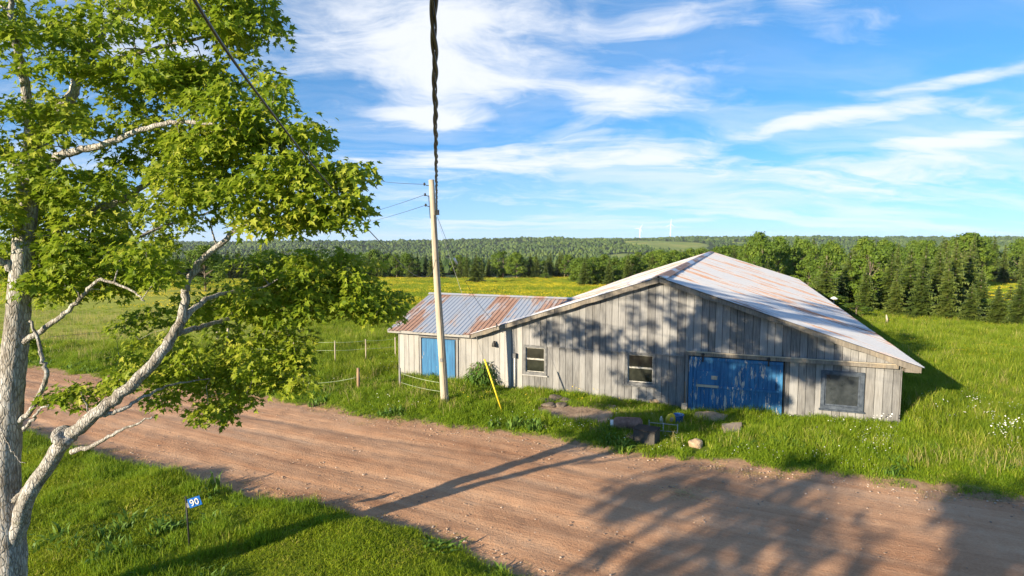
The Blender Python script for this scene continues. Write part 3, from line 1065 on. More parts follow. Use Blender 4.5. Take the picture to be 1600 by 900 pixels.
b = MB(); b.box(XL - 0.34, LEX + 0.0, AEY - 0.02, AEY + 0.012, AEZ - 0.16, AEZ - 0.035, 0.006); b.build('eave_board', M['board_white'], annex)
b = MB()
b.hexa([(XL - 0.385, AEY - 0.02, AEZ - 0.15), (XL - 0.355, AEY - 0.02, AEZ - 0.15), (XL - 0.385, ANY, ANZ - 0.15), (XL - 0.355, ANY, ANZ - 0.15),
        (XL - 0.385, AEY - 0.02, AEZ - 0.01), (XL - 0.355, AEY - 0.02, AEZ - 0.01), (XL - 0.385, ANY, ANZ - 0.01), (XL - 0.355, ANY, ANZ - 0.01)])
b.build('rake_board', M['board_white'], annex)

# ---- windows
def window(q, frame_mat, glass_mat, divided, label=None, sill=False):
    x0, x1, z0, z1 = q
    fw_ = 0.10 if divided else 0.12
    b = MB()
    yf, yb = -0.055, 0.10
    b.box(x0 - fw_, x0, yf, yb, z0 - fw_, z1 + fw_)
    b.box(x1, x1 + fw_, yf, yb, z0 - fw_, z1 + fw_)
    b.box(x0, x1, yf + 0.003, yb - 0.003, z1, z1 + fw_)
    b.box(x0, x1, yf + 0.003, yb - 0.003, z0 - fw_, z0)
    wd = b.build('window', frame_mat, barn)
    if label:
        wd['label'] = label
    if divided:
        zm = (z0 + z1) / 2 + 0.03
        for (a, c, yy) in ((z0, zm, 0.035), (zm, z1, 0.015)):
            s = MB()
            t = 0.035
            s.box(x0, x0 + t, yy, yy + 0.03, a, c)
            s.box(x1 - t, x1, yy, yy + 0.03, a, c)
            s.box(x0 + t, x1 - t, yy + 0.002, yy + 0.028, a, a + t)
            s.box(x0 + t, x1 - t, yy + 0.002, yy + 0.028, c - t, c)
            s.build('sash', M['old_white'], wd)
            g = MB(); g.box(x0 + t, x1 - t, yy + 0.010, yy + 0.016, a + t, c - t); g.build('pane', glass_mat, wd)
    else:
        t = 0.05
        s = MB()
        s.box(x0, x0 + t, 0.0, 0.04, z0, z1)
        s.box(x1 - t, x1, 0.0, 0.04, z0, z1)
        s.box(x0 + t, x1 - t, 0.002, 0.038, z0, z0 + t)
        s.box(x0 + t, x1 - t, 0.002, 0.038, z1 - t, z1)
        s.build('sash', M['grey_paint'], wd)
        g = MB(); g.box(x0 + t, x1 - t, 0.014, 0.022, z0 + t, z1 - t); g.build('pane', glass_mat, wd)
    s = MB(); s.box(x0 - fw_ - 0.04, x1 + fw_ + 0.04, -0.10, 0.03, z0 - fw_ - 0.05, z0 - fw_ - 0.003, 0.004); s.build('sill', frame_mat if not sill else M['board_white'], wd)
    k = MB(); k.box(x0 - 0.05, x1 + 0.05, 0.6, 0.65, z0 - 0.4, z1 + 0.3); k.build('room_dark_board', M['black'], wd)  # near-black board behind the panes, its colour painting in the unlit room's shade
    return wd


window(WIN[0], M['frame_wood'], M['glass'], True, 'small two-pane window nearest the annex', True)
window(WIN[1], M['frame_wood'], M['glass'], True, 'small two-pane window left of the big blue door')
window(WIN[2], M['grey_paint'], M['dusty_glass'], False, 'square dusty window in dark grey frame right of the big door')

# ---- big sliding door with planks, rails and a boarded hatch
dx0, dx1, dz0, dz1 = DOOR
b = MB(); b.box(dx0 + 0.01, dx1 - 0.01, -0.085, -0.060, dz0 + 0.02, dz1 - 0.01)
bd = b.build('barn_door', M['blue_door'], barn)
bd['label'] = 'wide sliding door of peeling blue planks'
x = dx0 + 0.16
while x < dx1 - 0.05:
    x1 = min(x + random.uniform(0.125, 0.165), dx1)
    z0_ = dz0 + random.uniform(-0.01, 0.03)
    b = MB(); b.box(x + 0.007, x1 - 0.007, -0.112 + random.uniform(-0.008, 0.008), -0.086, z0_, dz1 - random.uniform(0, 0.015)); b.build('plank', M['blue_door'], bd)
    x = x1
for (a, c, zz, hh) in ((dx0 + 0.16, dx1 - 0.02, 0.86, 0.10), (dx0 + 0.02, dx1 - 0.01, dz1 - 0.13, 0.11)):
    b = MB(); b.box(a, c, -0.150, -0.122, zz, zz + hh, 0.003); b.build('door_rail', M['blue_door'], bd)
for (a, c) in ((dx0, dx0 + 0.14), (dx1 - 0.13, dx1 - 0.01)):
    b = MB(); b.box(a, c, -0.146, -0.121, dz0 + 0.02, dz1 - 0.14, 0.003); b.build('door_stile', M['blue_door'], bd)
b = MB(); b.box(dx0 + 0.30, dx0 + 1.06, -0.158, -0.122, 0.98, 1.50, 0.003); b.build('hatch', M['blue_door'], bd)
b = MB(); b.box(dx0 + 0.29, dx0 + 1.08, -0.190, -0.152, 0.885, 0.972, 0.004); b.build('hatch_ledge', M['pale_wood'], bd)
b = MB(); b.box(dx0 + 0.82, dx0 + 1.03, -0.178, -0.160, 1.20, 1.33, 0.01); b.build('hatch_patch', M['pale_wood'], bd)
b = MB(); b.box(dx0 + 0.1, dx1 - 1.2, -0.16, -0.05, -0.28, -0.145, 0.01); b.build('door_sill', M['pale_wood'], barn)
b = MB(); b.box(dx1 + 0.005, dx1 + 0.05, -0.075, -0.01, -0.1, 2.03); b.build('door_jamb', M['black'], barn)
b = MB(); b.box(dx0 - 0.12, -0.12, -0.175, -0.063, 2.055, 2.185, 0.006); b.build('door_track_beam', M['trim'], barn)
b = MB(); b.box(dx0 - 0.10, -0.14, -0.19, -0.064, 2.19, 2.215, 0.004); b.build('door_track_cap', M['pale_wood'], barn)
b = MB(); b.box(dx0 - 0.13, dx0 - 0.03, -0.08, -0.035, -0.05, 2.04, 0.004); b.build('door_post', M['board'], barn)

for xx_ in (dx0 + 0.5, dx1 - 0.5):
    b = MB(); b.box(xx_ - 0.03, xx_ + 0.03, -0.186, -0.176, 1.84, 2.16); hg = b.build('door_hanger', M['black_metal'], bd)
    b = MB(); b.lathe([(0.02, -0.012), (0.06, -0.01), (0.06, 0.01), (0.02, 0.012)], 12, 'y', (xx_, -0.20, 2.12)); b.build('roller', M['black_metal'], hg)
b = MB(); b.tube([(dx1 - 0.22, -0.125, 0.98), (dx1 - 0.22, -0.18, 1.0), (dx1 - 0.22, -0.18, 1.2), (dx1 - 0.22, -0.125, 1.22)], 0.012, 6); b.build('handle', M['black_metal'], bd)
# ---- annex door
dx0, dx1, dz0, dz1 = DOORL
b = MB(); b.box(dx0, dx1, 0.005, 0.03, -0.1, dz1)
bd = b.build('annex_door', M['blue_door_b'], barn)
bd['label'] = 'plain blue plank door of the low annex'
x = dx0 + 0.03
while x < dx1 - 0.12:
    x1 = min(x + 0.235, dx1 - 0.09)
    b = MB(); b.box(x + 0.003, x1 - 0.003, -0.035 + random.uniform(-0.002, 0.002), 0.003, dz0, dz1 - 0.02); b.build('plank', M['blue_door_b'], bd)
    x = x1
b = MB(); b.box(dx1 - 0.085, dx1 - 0.035, -0.03, 0.004, dz0 - 0.05, dz1 - 0.01); b.build('door_gap', M['black'], bd)
b = MB(); b.box(dx0 - 0.09, dx0 - 0.005, -0.055, -0.012, -0.15, dz1 + 0.04); b.build('door_frame', M['board'], barn)
b = MB(); b.box(dx1 - 0.03, dx1 + 0.07, -0.055, -0.012, -0.15, dz1 + 0.04); b.build('door_frame', M['board'], barn)
b = MB(); b.box(dx0 - 0.12, dx1 + 0.1, -0.058, -0.012, dz1 + 0.045, dz1 + 0.115); b.build('door_head', M['board'], barn)

# black lamp on the wall left of the first window, wire bracket at the eave
b = MB(); b.lathe([(0.035, 0.16), (0.045, 0.12), (0.085, 0.06), (0.10, -0.06), (0.095, -0.08)], 12, 'z', (-14.95, -0.13, 1.93))
wl = b.build('wall_lamp', M['black_metal'], barn)
b = MB(); b.tube([(-14.95, -0.01, 2.06), (-14.95, -0.10, 2.08), (-14.95, -0.13, 2.05)], 0.015, 6); b.build('lamp_arm', M['black_metal'], wl)
b = MB(); b.tube([(-14.02, -0.12, 1.45), (-14.02, -0.12, 0.2)], 0.028, 8); b.build('conduit', M['white_paint'], barn)
b = MB(); b.box(-14.08, -13.96, -0.16, -0.04, 1.42, 1.62); b.build('switch_box', M['frame_wood'], barn)

# ------------------------------------------------------------------ woods: prototypes
def spruce_mesh(seed, h=10.0, w=2.3, levels=30):
    r = np.random.default_rng(seed)
    V, Fc, A = [], [], []

    def tri(a, b, c, t):
        k = len(V)
        V.extend([a, b, c])
        Fc.append((k, k + 1, k + 2))
        A.extend([t, t, t])
    for L in range(levels):
        f = (L + r.uniform(-0.3, 0.3)) / levels
        z = h * (0.07 + 0.93 * max(f, 0))
        rad = w * (1 - f) ** 0.85 * r.uniform(0.78, 1.12) + 0.10
        nb = int(8 + 8 * (1 - f))
        ph = r.uniform(0, 6.28)
        for k in range(nb):
            if r.random() < 0.07:
                continue
            a = ph + 2 * math.pi * k / nb + r.uniform(-0.22, 0.22)
            R = rad * r.uniform(0.62, 1.18)
            droop = 0.30 * R + r.uniform(-0.12, 0.14) * R
            d = np.array([math.cos(a), math.sin(a), 0])
            s = np.array([-math.sin(a), math.cos(a), 0])
            base = np.array([0, 0, z])
            tone = r.uniform(0, 1)
            nseg = 5
            for q in range(nseg):
                t0, t1 = (q + 0.1) / nseg, (q + 1.3) / nseg
                up_ = 0.10 * R * max(0, t1 - 0.6)
                p0 = base + d * R * t0 + np.array([0, 0, -droop * t0])
                p1 = base + d * R * min(t1, 1.10) + np.array([0, 0, -droop * min(t1, 1.05) + up_])
                wd = R * 0.30 * (1.2 - t0) + 0.10
                for sg in (-1, 1):
                    tip = p0 + d * R * 0.20 + s * sg * wd * r.uniform(0.7, 1.2) + np.array([0, 0, r.uniform(-0.22, 0.02)])
                    tri(p0, p1, tip, np.clip(tone * 0.7 + 0.3 * t0 + r.uniform(-0.2, 0.2), 0, 1))
                    low_ = (p0 + p1) / 2 + s * sg * wd * 0.35 + np.array([0, 0, -r.uniform(0.18, 0.42)])
                    tri(p0, p1, low_, np.clip(tone * 0.7 + r.uniform(-0.2, 0.2), 0, 1))
    k = len(V)
    tri(np.array([0.09, 0, h * 0.93]), np.array([-0.09, 0.03, h * 0.93]), np.array([0, 0, h * 1.03]), 0.6)
    me = np_mesh('spruce_crown', np.array(V), np.array(Fc), {'rnd': np.array(A)})
    me.materials.append(M['spruce'])
    t = MB()
    t.tube([(0, 0, -1.2), (0.02, 0, h * 0.3), (0, 0.02, h * 0.7), (0, 0, h * 0.98)], [0.17, 0.14, 0.07, 0.015], 6)
    tm = t.mesh('spruce_trunk')
    tm.materials.append(M['bark_dark'])
    return me, tm


def leaf_cards(P, Nrm, size, r, tone, narrow=0.6):
    """kite-shaped leaf clumps (2 triangles each) at P"""
    n = len(P)
    u = np.cross(Nrm, r.normal(size=(n, 3)))
    u /= np.linalg.norm(u, axis=1)[:, None] + 1e-9
    v = np.cross(Nrm, u)
    sz = size[:, None]
    a, b = P - u * sz, P + u * sz
    c, d = P + v * sz * narrow + Nrm * sz * 0.18, P - v * sz * narrow + Nrm * sz * 0.12
    V = np.stack([a, c, b, d], 1).reshape(-1, 3)
    k = np.arange(n) * 4
    Fc = np.concatenate([np.stack([k, k + 1, k + 2], 1), np.stack([k, k + 2, k + 3], 1)])
    return V, Fc, np.repeat(tone, 4)


def broad_mesh(seed, h=9.0, w=3.0, nclump=46, per=75, size=0.23, z0=0.16):
    r = np.random.default_rng(seed)
    cs = []
    for i in range(nclump):
        f = r.uniform(0, 1) ** 0.8
        z = h * (z0 + (0.97 - z0) * f)
        prof = math.sin(math.pi * min(1, 0.12 + 0.86 * f)) ** 0.7
        a = r.uniform(0, 6.28)
        R = w * prof * math.sqrt(r.uniform(0.08, 1)) * r.uniform(0.85, 1.12)
        cs.append((R * math.cos(a), R * math.sin(a), z, r.uniform(0.55, 1.05) * w * 0.34, r.uniform(0, 1)))
    P, Nn, Tn = [], [], []
    for (cx, cy, cz, rr, tone) in cs:
        d = r.normal(size=(per, 3))
        d /= np.linalg.norm(d, axis=1)[:, None]
        q = np.array([cx, cy, cz]) + d * rr * (r.uniform(0.45, 1.05, size=(per, 1))) * np.array([1, 1, 0.72])
        P.append(q)
        nn = d + np.array([0, 0, 0.45]) + r.normal(scale=0.45, size=(per, 3))
        Nn.append(nn / np.linalg.norm(nn, axis=1)[:, None])
        Tn.append(np.clip(tone * 0.6 + r.uniform(0, 0.45, per), 0, 1))
    P, Nn, Tn = np.concatenate(P), np.concatenate(Nn), np.concatenate(Tn)
    V, Fc, A = leaf_cards(P, Nn, r.uniform(0.6, 1.25, len(P)) * size, r, Tn)
    me = np_mesh('broadleaf_crown', V, Fc, {'rnd': A})
    me.materials.append(M['broadleaf'])
    t = MB()
    t.tube([(0, 0, -1.2), (0.05, 0, h * 0.2), (0, 0.05, h * 0.5), (0.05, 0, h * 0.85)], [0.2, 0.16, 0.11, 0.03], 6)
    for (cx, cy, cz, rr, tone) in cs[::3]:
        zb = cz * 0.62
        t.tube([(0.02, 0.02, zb), (cx * 0.5, cy * 0.5, (zb + cz) / 2 + 0.1), (cx, cy, cz)], [0.07, 0.045, 0.012], 4)
    tm = t.mesh('broadleaf_trunk')
    tm.materials.append(M['bark_dark'])
    return me, tm


SPR = [spruce_mesh(s, 10, w_, lv) for s, w_, lv in ((1, 2.2, 25), (2, 1.9, 24), (3, 2.6, 22), (4, 1.7, 27), (5, 2.7, 20))]
BRD = [broad_mesh(s, 9, w_, nc) for s, w_, nc in ((11, 2.9, 46), (12, 3.3, 52), (13, 2.5, 42), (14, 3.6, 56))]


def plant_tree(kind, x, y, h, label, group, var=None, wid=1.0, zoff=0.0):
    P_ = SPR if kind == 's' else BRD
    cm, tm = P_[var if var is not None else random.randrange(len(P_))]
    t = empty('spruce_tree' if kind == 's' else 'leafy_tree', (x, y, tz(x, y) + zoff), random.uniform(0, 6.28))
    k = h / (10 if kind == 's' else 9)
    kw = k ** 0.8 * wid * random.uniform(0.9, 1.1)
    t.scale = (kw, kw, k)
    link('trunk', tm, None, t)
    link('crown', cm, None, t)
    tag(t, label, 'tree', group)
    return t


def tree_px(kind, u, d, ytop, label, group, var=None, wid=1.0):
    """tree in column u at distance d whose top shows at photo row ytop"""
    p = at(u, ytop, d)
    h = max(2.0, p.z - tz(p.x, p.y))
    return plant_tree(kind, p.x, p.y, h, label, group, var, wid)


# A: wood right of the barn
LA = {'s': 'dark spruce among the wood to the right behind the barn', 'b': 'light green leafy tree among the wood to the right behind the barn'}
GA = 'trees in the wood right of the barn'
edge = [(1292, 62, 400, 's'), (1330, 66, 388, 's'), (1362, 64, 384, 'b'), (1395, 60, 392, 's'), (1425, 57, 386, 's'), (1448, 61, 380, 's'), (1470, 55, 388, 's'), (1496, 58, 377, 's'), (1517, 62, 383, 's'), (1535, 54, 418, 's'), (1508, 52, 452, 's'), (1560, 53, 448, 's'), (1580, 51, 444, 's'), (1600, 52, 436, 's'), (1630, 53, 420, 's'), (1410, 60, 430, 'b'), (1316, 64, 425, 's'), (1540, 51, 470, 'b'), (1575, 47, 476, 'b'), (1610, 46, 470, 'b'), (1484, 50, 402, 's'), (1443, 52, 410, 's'), (1562, 47, 446, 's'), (1596, 45, 430, 's'), (1402, 54, 424, 's'), (1355, 58, 412, 's'), (1520, 48, 440, 's')]
ORD = ['leftmost', 'second', 'third', 'fourth', 'fifth', 'sixth', 'seventh', 'eighth', 'ninth', 'tenth', 'eleventh', 'twelfth', 'thirteenth', 'fourteenth', 'fifteenth', 'sixteenth', 'seventeenth', 'eighteenth', 'nineteenth', 'twentieth', 'twenty-first', 'twenty-second', 'twenty-third', 'twenty-fourth']
cnt = {'s': 0, 'b': 0}
for (u, d, yt, kd) in sorted(edge):
    o_ = ORD[cnt[kd]]
    cnt[kd] += 1
    how = 'tall' if yt < 395 else ('middling' if yt < 440 else 'low')
    lab = '%s %s at front edge of right-hand wood, %s' % (how, {'s': 'spruce', 'b': 'leafy tree'}[kd], 'leftmost of its kind' if o_ == 'leftmost' else o_ + ' of its kind from left')
    tree_px(kd, u, d, yt, lab, 'trees along the front edge of the right-hand wood', wid=1.15 if kd == 's' else 1.0)
placed = []
n = 0
while n < 120:
    u = random.uniform(1150, 1720)
    d = 66 + 165 * random.random() ** 1.05
    if 1530 < u < 1650 and d < 150:
        continue
    if u < 1290 and d < 92:
        continue
    p = at(u, 400, d)
    if any((p.x - a) ** 2 + (p.y - b) ** 2 < 6.5 for a, b in placed):
        continue
    placed.append((p.x, p.y))
    yt = random.gauss(379, 6.5) + (6 if u < 1250 else 0)
    if d < 110:
        yt += random.uniform(0, 36)
    if random.random() < 0.12:
        yt -= 10
    kd = 's' if random.random() < (0.66 if u > 1330 else 0.42) else 'b'
    tree_px(kd, u, d, max(yt, 362), LA[kd], GA, wid=random.uniform(0.8, 1.15))
    n += 1

# B: between the yellow field and the barn roof
LB = {'s': 'spruce in the belt of trees just above the barn ridge', 'b': 'rounded leafy tree in the belt just above the barn ridge'}
n = 0
while n < 105:
    u = random.uniform(895, 1180)
    d = random.uniform(150, 262)
    p = at(u, 400, d)
    if any((p.x - a) ** 2 + (p.y - b) ** 2 < 9 for a, b in placed):
        continue
    placed.append((p.x, p.y))
    yt = np.interp(u, [890, 960, 1060, 1180], [404, 398, 392, 384]) + random.uniform(-3, 10)
    kd = 's' if random.random() < 0.42 else 'b'
    tree_px(kd, u, d, yt, LB[kd], 'trees in the belt above the barn ridge', wid=random.uniform(1.0, 1.4))
    n += 1

# C: the line of trees on the far side of the yellow field
LC = {'s': 'dark spruce in the tree line across the yellow field', 'b': 'leafy tree in the tree line across the yellow field'}
n = 0
while n < 165:
    u = random.uniform(-60, 930)
    d = random.uniform(258, 300)
    p = at(u, 400, d)
    if any((p.x - a) ** 2 + (p.y - b) ** 2 < 10 for a, b in placed):
        continue
    placed.append((p.x, p.y))
    yt = random.uniform(391, 407) - (3 if u < 450 else 0)
    kd = 's' if random.random() < 0.66 else 'b'
    tree_px(kd, u, d, yt, LC[kd], 'trees in the line across the yellow field', wid=random.uniform(1.0, 1.35))
    n += 1
tree_px('s', 743, 205, 399, 'lone broad spruce standing out in the yellow field left of the barn roof', None, 2, 1.55)
tree_px('b', 852, 236, 427, 'small round bush alone on the yellow field before the tree line', None, 1, 2.2)['category'] = 'bush'
tree_px('b', 318, 120, 385, 'leafy tree across the field seen through the big maple', None, 3, 1.2)
tree_px('s', 640, 250, 415, 'small spruce at the edge of the yellow field left of the pole', None, 0, 1.5)
for i, (u, d, hh, lab) in enumerate(((1338, 52, 1.6, 'round green shrub in front of the wood just right of the barn roof'), (1296, 58, 2.0, 'shrub half hidden by the barn roof at the edge of the wood'))):
    p = at(u, 480, d)
    plant_tree('b', p.x, p.y, hh, lab, None, i, 2.0)['category'] = 'shrub'

# far forest on the hills: a mass nobody could count
nf = 46000
d = np.exp(RNG.uniform(math.log(430), math.log(5200), nf))
ux = RNG.uniform(-1.02, 1.02, nf)
fx, fy = ux * d, d
clear = ((((fx - 545) / 150) ** 2 + ((fy - 2080) / 330) ** 2) < 1) | ((((fx - 330) / 90) ** 2 + ((fy - 1560) / 130) ** 2) < 1) | ((((fx - 900) / 90) ** 2 + ((fy - 2250) / 150) ** 2) < 1)
keep = ~clear
fx, fy, d = fx[keep], fy[keep], d[keep]
nf = len(fx)
fz = terrain(fx, fy)
hh = RNG.uniform(8, 14, nf) * (1 + 0.25 * vnoise(fx / 60, fy / 60, 9)) * np.clip(d / 2600, 1, 1.6)
ww = hh * RNG.uniform(0.26, 0.46, nf) * np.clip(d / 1400, 1, 1.9)
kk = 6
angs = np.arange(kk) / kk * 2 * np.pi
tmpl = [(0, 0, 0.0)] + [(math.cos(a) * 0.8, math.sin(a) * 0.8, 0.18) for a in angs] + [(math.cos(a + .5) * 0.8, math.sin(a + .5) * 0.8, 0.55) for a in angs] + [(0, 0, 1.0)]
tmpl = np.array(tmpl)
tf = []
for k in range(kk):
    k2 = (k + 1) % kk
    tf += [(1 + k, 1 + k2, 7 + k), (1 + k2, 7 + k2, 7 + k), (7 + k, 7 + k2, 13)]
tf = np.array(tf)
jit = RNG.uniform(0.6, 1.35, (nf, len(tmpl), 1))
rot = RNG.uniform(0, 6.28, nf)
cr, sr = np.cos(rot)[:, None], np.sin(rot)[:, None]
X0, Y0 = tmpl[None, :, 0] * jit[:, :, 0], tmpl[None, :, 1] * jit[:, :, 0]
vx = fx[:, None] + (X0 * cr - Y0 * sr) * ww[:, None]
vy = fy[:, None] + (X0 * sr + Y0 * cr) * ww[:, None]
vz = fz[:, None] + (tmpl[None, :, 2] * (0.8 + 0.2 * jit[:, :, 0])) * hh[:, None]
V = np.stack([vx, vy, vz], -1).reshape(-1, 3)
Fc = (tf[None] + (np.arange(nf) * len(tmpl))[:, None, None]).reshape(-1, 3)
tone = np.clip(0.45 + 0.35 * vnoise(fx / 130, fy / 180, 13) + RNG.uniform(-0.3, 0.3, nf), 0, 1)
me = np_mesh('far_forest', V, Fc, {'rnd': np.repeat(tone, len(tmpl))})
tag(link('far_forest', me, M['far_leaf']), 'dark mixed forest covering the distant hills', 'forest', kind='stuff')

# cleared fields on the far hill
M['far_field'] = material('far_field', lambda n: principled(n, n.ramp(n.noise(geo_pos(n), 0.02, 4), [(0.35, (0.13, 0.20, 0.03)), (0.6, (0.24, 0.27, 0.05)), (0.75, (0.36, 0.30, 0.10))]), 0.95))
for (cx, cy, ra, rb) in ((545, 2080, 130, 290), (330, 1560, 80, 115), (900, 2250, 78, 130)):
    b = MB()
    n_ = 30
    vs = [(cx, cy, tz(cx, cy) + 2.5)]
    rings = 10
    for q in range(1, rings + 1):
        for k in range(n_):
            a = 2 * math.pi * k / n_
            m_ = (1 + 0.18 * math.sin(3 * a + 1) + 0.1 * math.sin(5 * a)) * q / rings
            X_, Y_ = cx + ra * m_ * math.cos(a), cy + rb * m_ * math.sin(a)
            vs.append((X_, Y_, tz(X_, Y_) + (2.5 if q < rings else -1)))
    fs = [(0, 1 + k, 1 + (k + 1) % n_) for k in range(n_)]
    for q in range(rings - 1):
        for k in range(n_):
            a, c = 1 + q * n_ + k, 1 + q * n_ + (k + 1) % n_
            fs.append((a, a + n_, c + n_, c))
    b.add(vs, fs, True)
    tag(b.build('hill_field', M['far_field']), kind='structure')

# wind turbines on the far ridge
for i, (u, vh, d, lab, ba) in enumerate(((1000, 357, 4000, 'left and smaller of two white wind turbines on the horizon', 0.5), (1048, 350.5, 3700, 'right and taller of two white wind turbines on the horizon', 0.05))):
    hub = at(u, vh, d)
    g = tz(hub.x, hub.y)
    t = empty('wind_turbine', (hub.x, hub.y, g))
    tag(t, lab, 'wind turbine', 'wind turbines on the far ridge')
    H_ = hub.z - g
    b = MB(); b.tube([(0, 0, -3), (0, 0, H_ * 0.5), (0, 0, H_)], [3.0, 2.5, 1.7], 10); b.build('tower', M['turbine'], t)
    b = MB(); b.tube([(0, 3, H_), (0, -5, H_)], [1.8, 1.6], 8); b.build('nacelle', M['turbine'], t)
    for k in range(3):
        a = ba + k * 2 * math.pi / 3
        dr = Vector((math.sin(a), 0, math.cos(a)))
        c0 = Vector((0, -5.3, H_))
        b = MB(); b.tube([c0 + dr * 0.5, c0 + dr * 8, c0 + dr * 24, c0 + dr * 38], [1.0, 1.5, 0.9, 0.2], 6); b.build('blade', M['turbine'], t)

# small white shed at the end of the yellow field
p = at(915, 441, 205)
t = empty('field_shed', (p.x, p.y, tz(p.x, p.y)), 0.3)
tag(t, 'tiny white shed before the trees at the end of the yellow field', 'shed')
b = MB(); b.box(-0.9, 0.9, -0.7, 0.7, -0.6, 1.0); b.build('wall', M['white_paint'], t)
b = MB(); b.add([(-1.05, -0.9, 0.98), (1.05, -0.9, 0.98), (1.05, 0.9, 0.98), (-1.05, 0.9, 0.98), (-1.05, 0, 1.75), (1.05, 0, 1.75)], [(0, 1, 5, 4), (2, 3, 4, 5), (0, 4, 3), (1, 2, 5), (3, 2, 1, 0)]); b.build('roof', M['steel'], t)

# ------------------------------------------------------------------ the big maple
TD = 9.3


def chain(pts, sub=6):
    """smooth polyline through (u, v, d) photo points"""
    P_ = [at(u, v, d) for (u, v, d) in pts]
    res = []
    n_ = len(P_)
    for i in range(n_ - 1):
        p0, p1, p2, p3 = P_[max(i - 1, 0)], P_[i], P_[i + 1], P_[min(i + 2, n_ - 1)]
        for k in range(sub):
            t = k / sub
            res.append(0.5 * ((2 * p1) + (p2 - p0) * t + (2 * p0 - 5 * p1 + 4 * p2 - p3) * t * t + (3 * p1 - p0 - 3 * p2 + p3) * t ** 3))
    res.append(P_[-1])
    return res


mb_ = at(2, 1010, TD)
maple = empty('maple_tree', (mb_.x, mb_.y, tz(mb_.x, mb_.y)))
tag(maple, 'tall maple with pale forked trunk filling the left of the picture', 'tree')
MO = maple.location.copy()
NODES = []     # (point, radius) the twigs can grow from


def limb(name, pts, r0, r1, n=10, sub=6, rough=0.05, wob=0.02, nodes=True):
    P_ = chain(pts, sub)
    k = len(P_)
    R_ = [r0 + (r1 - r0) * (i / (k - 1)) ** 0.9 for i in range(k)]
    P_ = [p + Vector((random.uniform(-wob, wob), random.uniform(-wob, wob), random.uniform(-wob, wob))) * (0 if i == 0 else 1) for i, p in enumerate(P_)]
    b = MB()
    b.tube([p - MO for p in P_], R_, n, True, rough)
    o = b.build(name, M['bark'], maple)
    if nodes:
        for i in range(k // 4, k, 2):
            NODES.append((P_[i], R_[i]))
    return P_


base = mb_
trunk_pts = [(2, 1035, 9.3), (8, 960, 9.3), (14, 860, 9.3), (8, 760, 9.32), (14, 640, 9.36), (24, 540, 9.4), (33, 430, 9.45), (42, 330, 9.5), (52, 245, 9.55)]
P_ = chain(trunk_pts, 8)
R_ = [0.27 * (1 - 0.0) if i < 3 else 0 for i in range(len(P_))]
R_ = list(np.interp(np.linspace(0, 8, len(P_)), [0, 1, 2, 3, 4, 5, 6, 7, 8], [0.34, 0.27, 0.235, 0.20, 0.188, 0.172, 0.155, 0.14, 0.12]))
b = MB(); b.tube([p - MO for p in P_], R_, 18, True, 0.045); b.build('trunk', M['bark'], maple)
for i in range(len(P_) // 2, len(P_), 3):
    NODES.append((P_[i], R_[i]))
limb('limb', [(12, 880, 9.3), (45, 775, 9.2), (85, 712, 9.1), (108, 683, 9.0), (150, 648, 8.95), (200, 606, 9.0), (245, 560, 9.1), (275, 515, 9.2), (289, 478, 9.25), (290, 450, 9.25), (304, 420, 9.25), (340, 385, 9.2), (378, 355, 9.15), (430, 330, 9.1), (490, 300, 9.1)], 0.128, 0.022, 14, 5, 0.08)
b = MB(); b.lathe([(0.02, -0.03), (0.15, -0.01), (0.17, 0.04), (0.13, 0.09), (0.07, 0.10), (0.02, 0.06)], 12, 'z', (0, 0, 0))
kn = b.build('knot', M['bark'], maple)
kp = at(100, 682, 8.95) - MO
kn.location = kp
kn.rotation_euler = (0.9, 0.5, 0.3)
limb('branch', [(272, 522, 9.2), (310, 512, 9.6), (350, 500, 10.1), (400, 488, 10.6), (450, 476, 10.9), (520, 462, 11.0)], 0.052, 0.008, 8)
limb('branch', [(283, 505, 9.2), (318, 470, 9.6), (352, 458, 10.0), (400, 452, 10.4), (450, 430, 10.7)], 0.055, 0.012, 8)
limb('branch', [(112, 706, 9.0), (150, 694, 8.8), (190, 672, 8.7), (240, 650, 8.6)], 0.045, 0.010, 8)
limb('branch', [(155, 650, 8.95), (190, 640, 9.0), (225, 620, 9.2), (270, 600, 9.7), (330, 590, 10.2)], 0.04, 0.009, 8)
limb('branch', [(14, 790, 9.3), (45, 760, 9.15), (72, 728, 9.1), (98, 700, 9.05)], 0.055, 0.02, 8, nodes=False)
limb('branch', [(30, 540, 9.4), (60, 520, 9.3), (95, 495, 9.2), (130, 462, 9.1), (157, 438, 9.0), (200, 450, 8.9), (225, 470, 8.8)], 0.055, 0.010, 8)
limb('dead_branch', [(30, 660, 9.35), (55, 630, 9.2), (72, 590, 9.1), (66, 560, 9.1), (60, 530, 9.1), (47, 500, 9.15)], 0.045, 0.02, 8, nodes=False)
limb('dead_branch', [(38, 672, 9.3), (52, 655, 9.1), (62, 640, 9.0), (76, 634, 8.95)], 0.03, 0.01, 7, nodes=False)
limb('dead_branch', [(-4, 650, 9.1), (10, 690, 8.9), (25, 715, 8.8), (40, 725, 8.75)], 0.012, 0.004, 6, nodes=False)
limb('branch', [(28, 430, 9.45), (8, 412, 9.3), (-20, 395, 9.2), (-70, 350, 9.1)], 0.075, 0.03, 8)
limb('branch', [(36, 400, 9.45), (80, 365, 9.7), (140, 332, 9.9), (200, 308, 10.0), (245, 275, 10.1), (272, 252, 10.2), (340, 220, 10.4), (420, 200, 10.5)], 0.085, 0.014, 9)
limb('branch', [(45, 300, 9.5), (85, 250, 9.3), (120, 235, 9.2), (165, 225, 9.1), (230, 200, 9.0), (300, 190, 8.9), (380, 210, 8.8), (460, 240, 8.7)], 0.08, 0.012, 9)
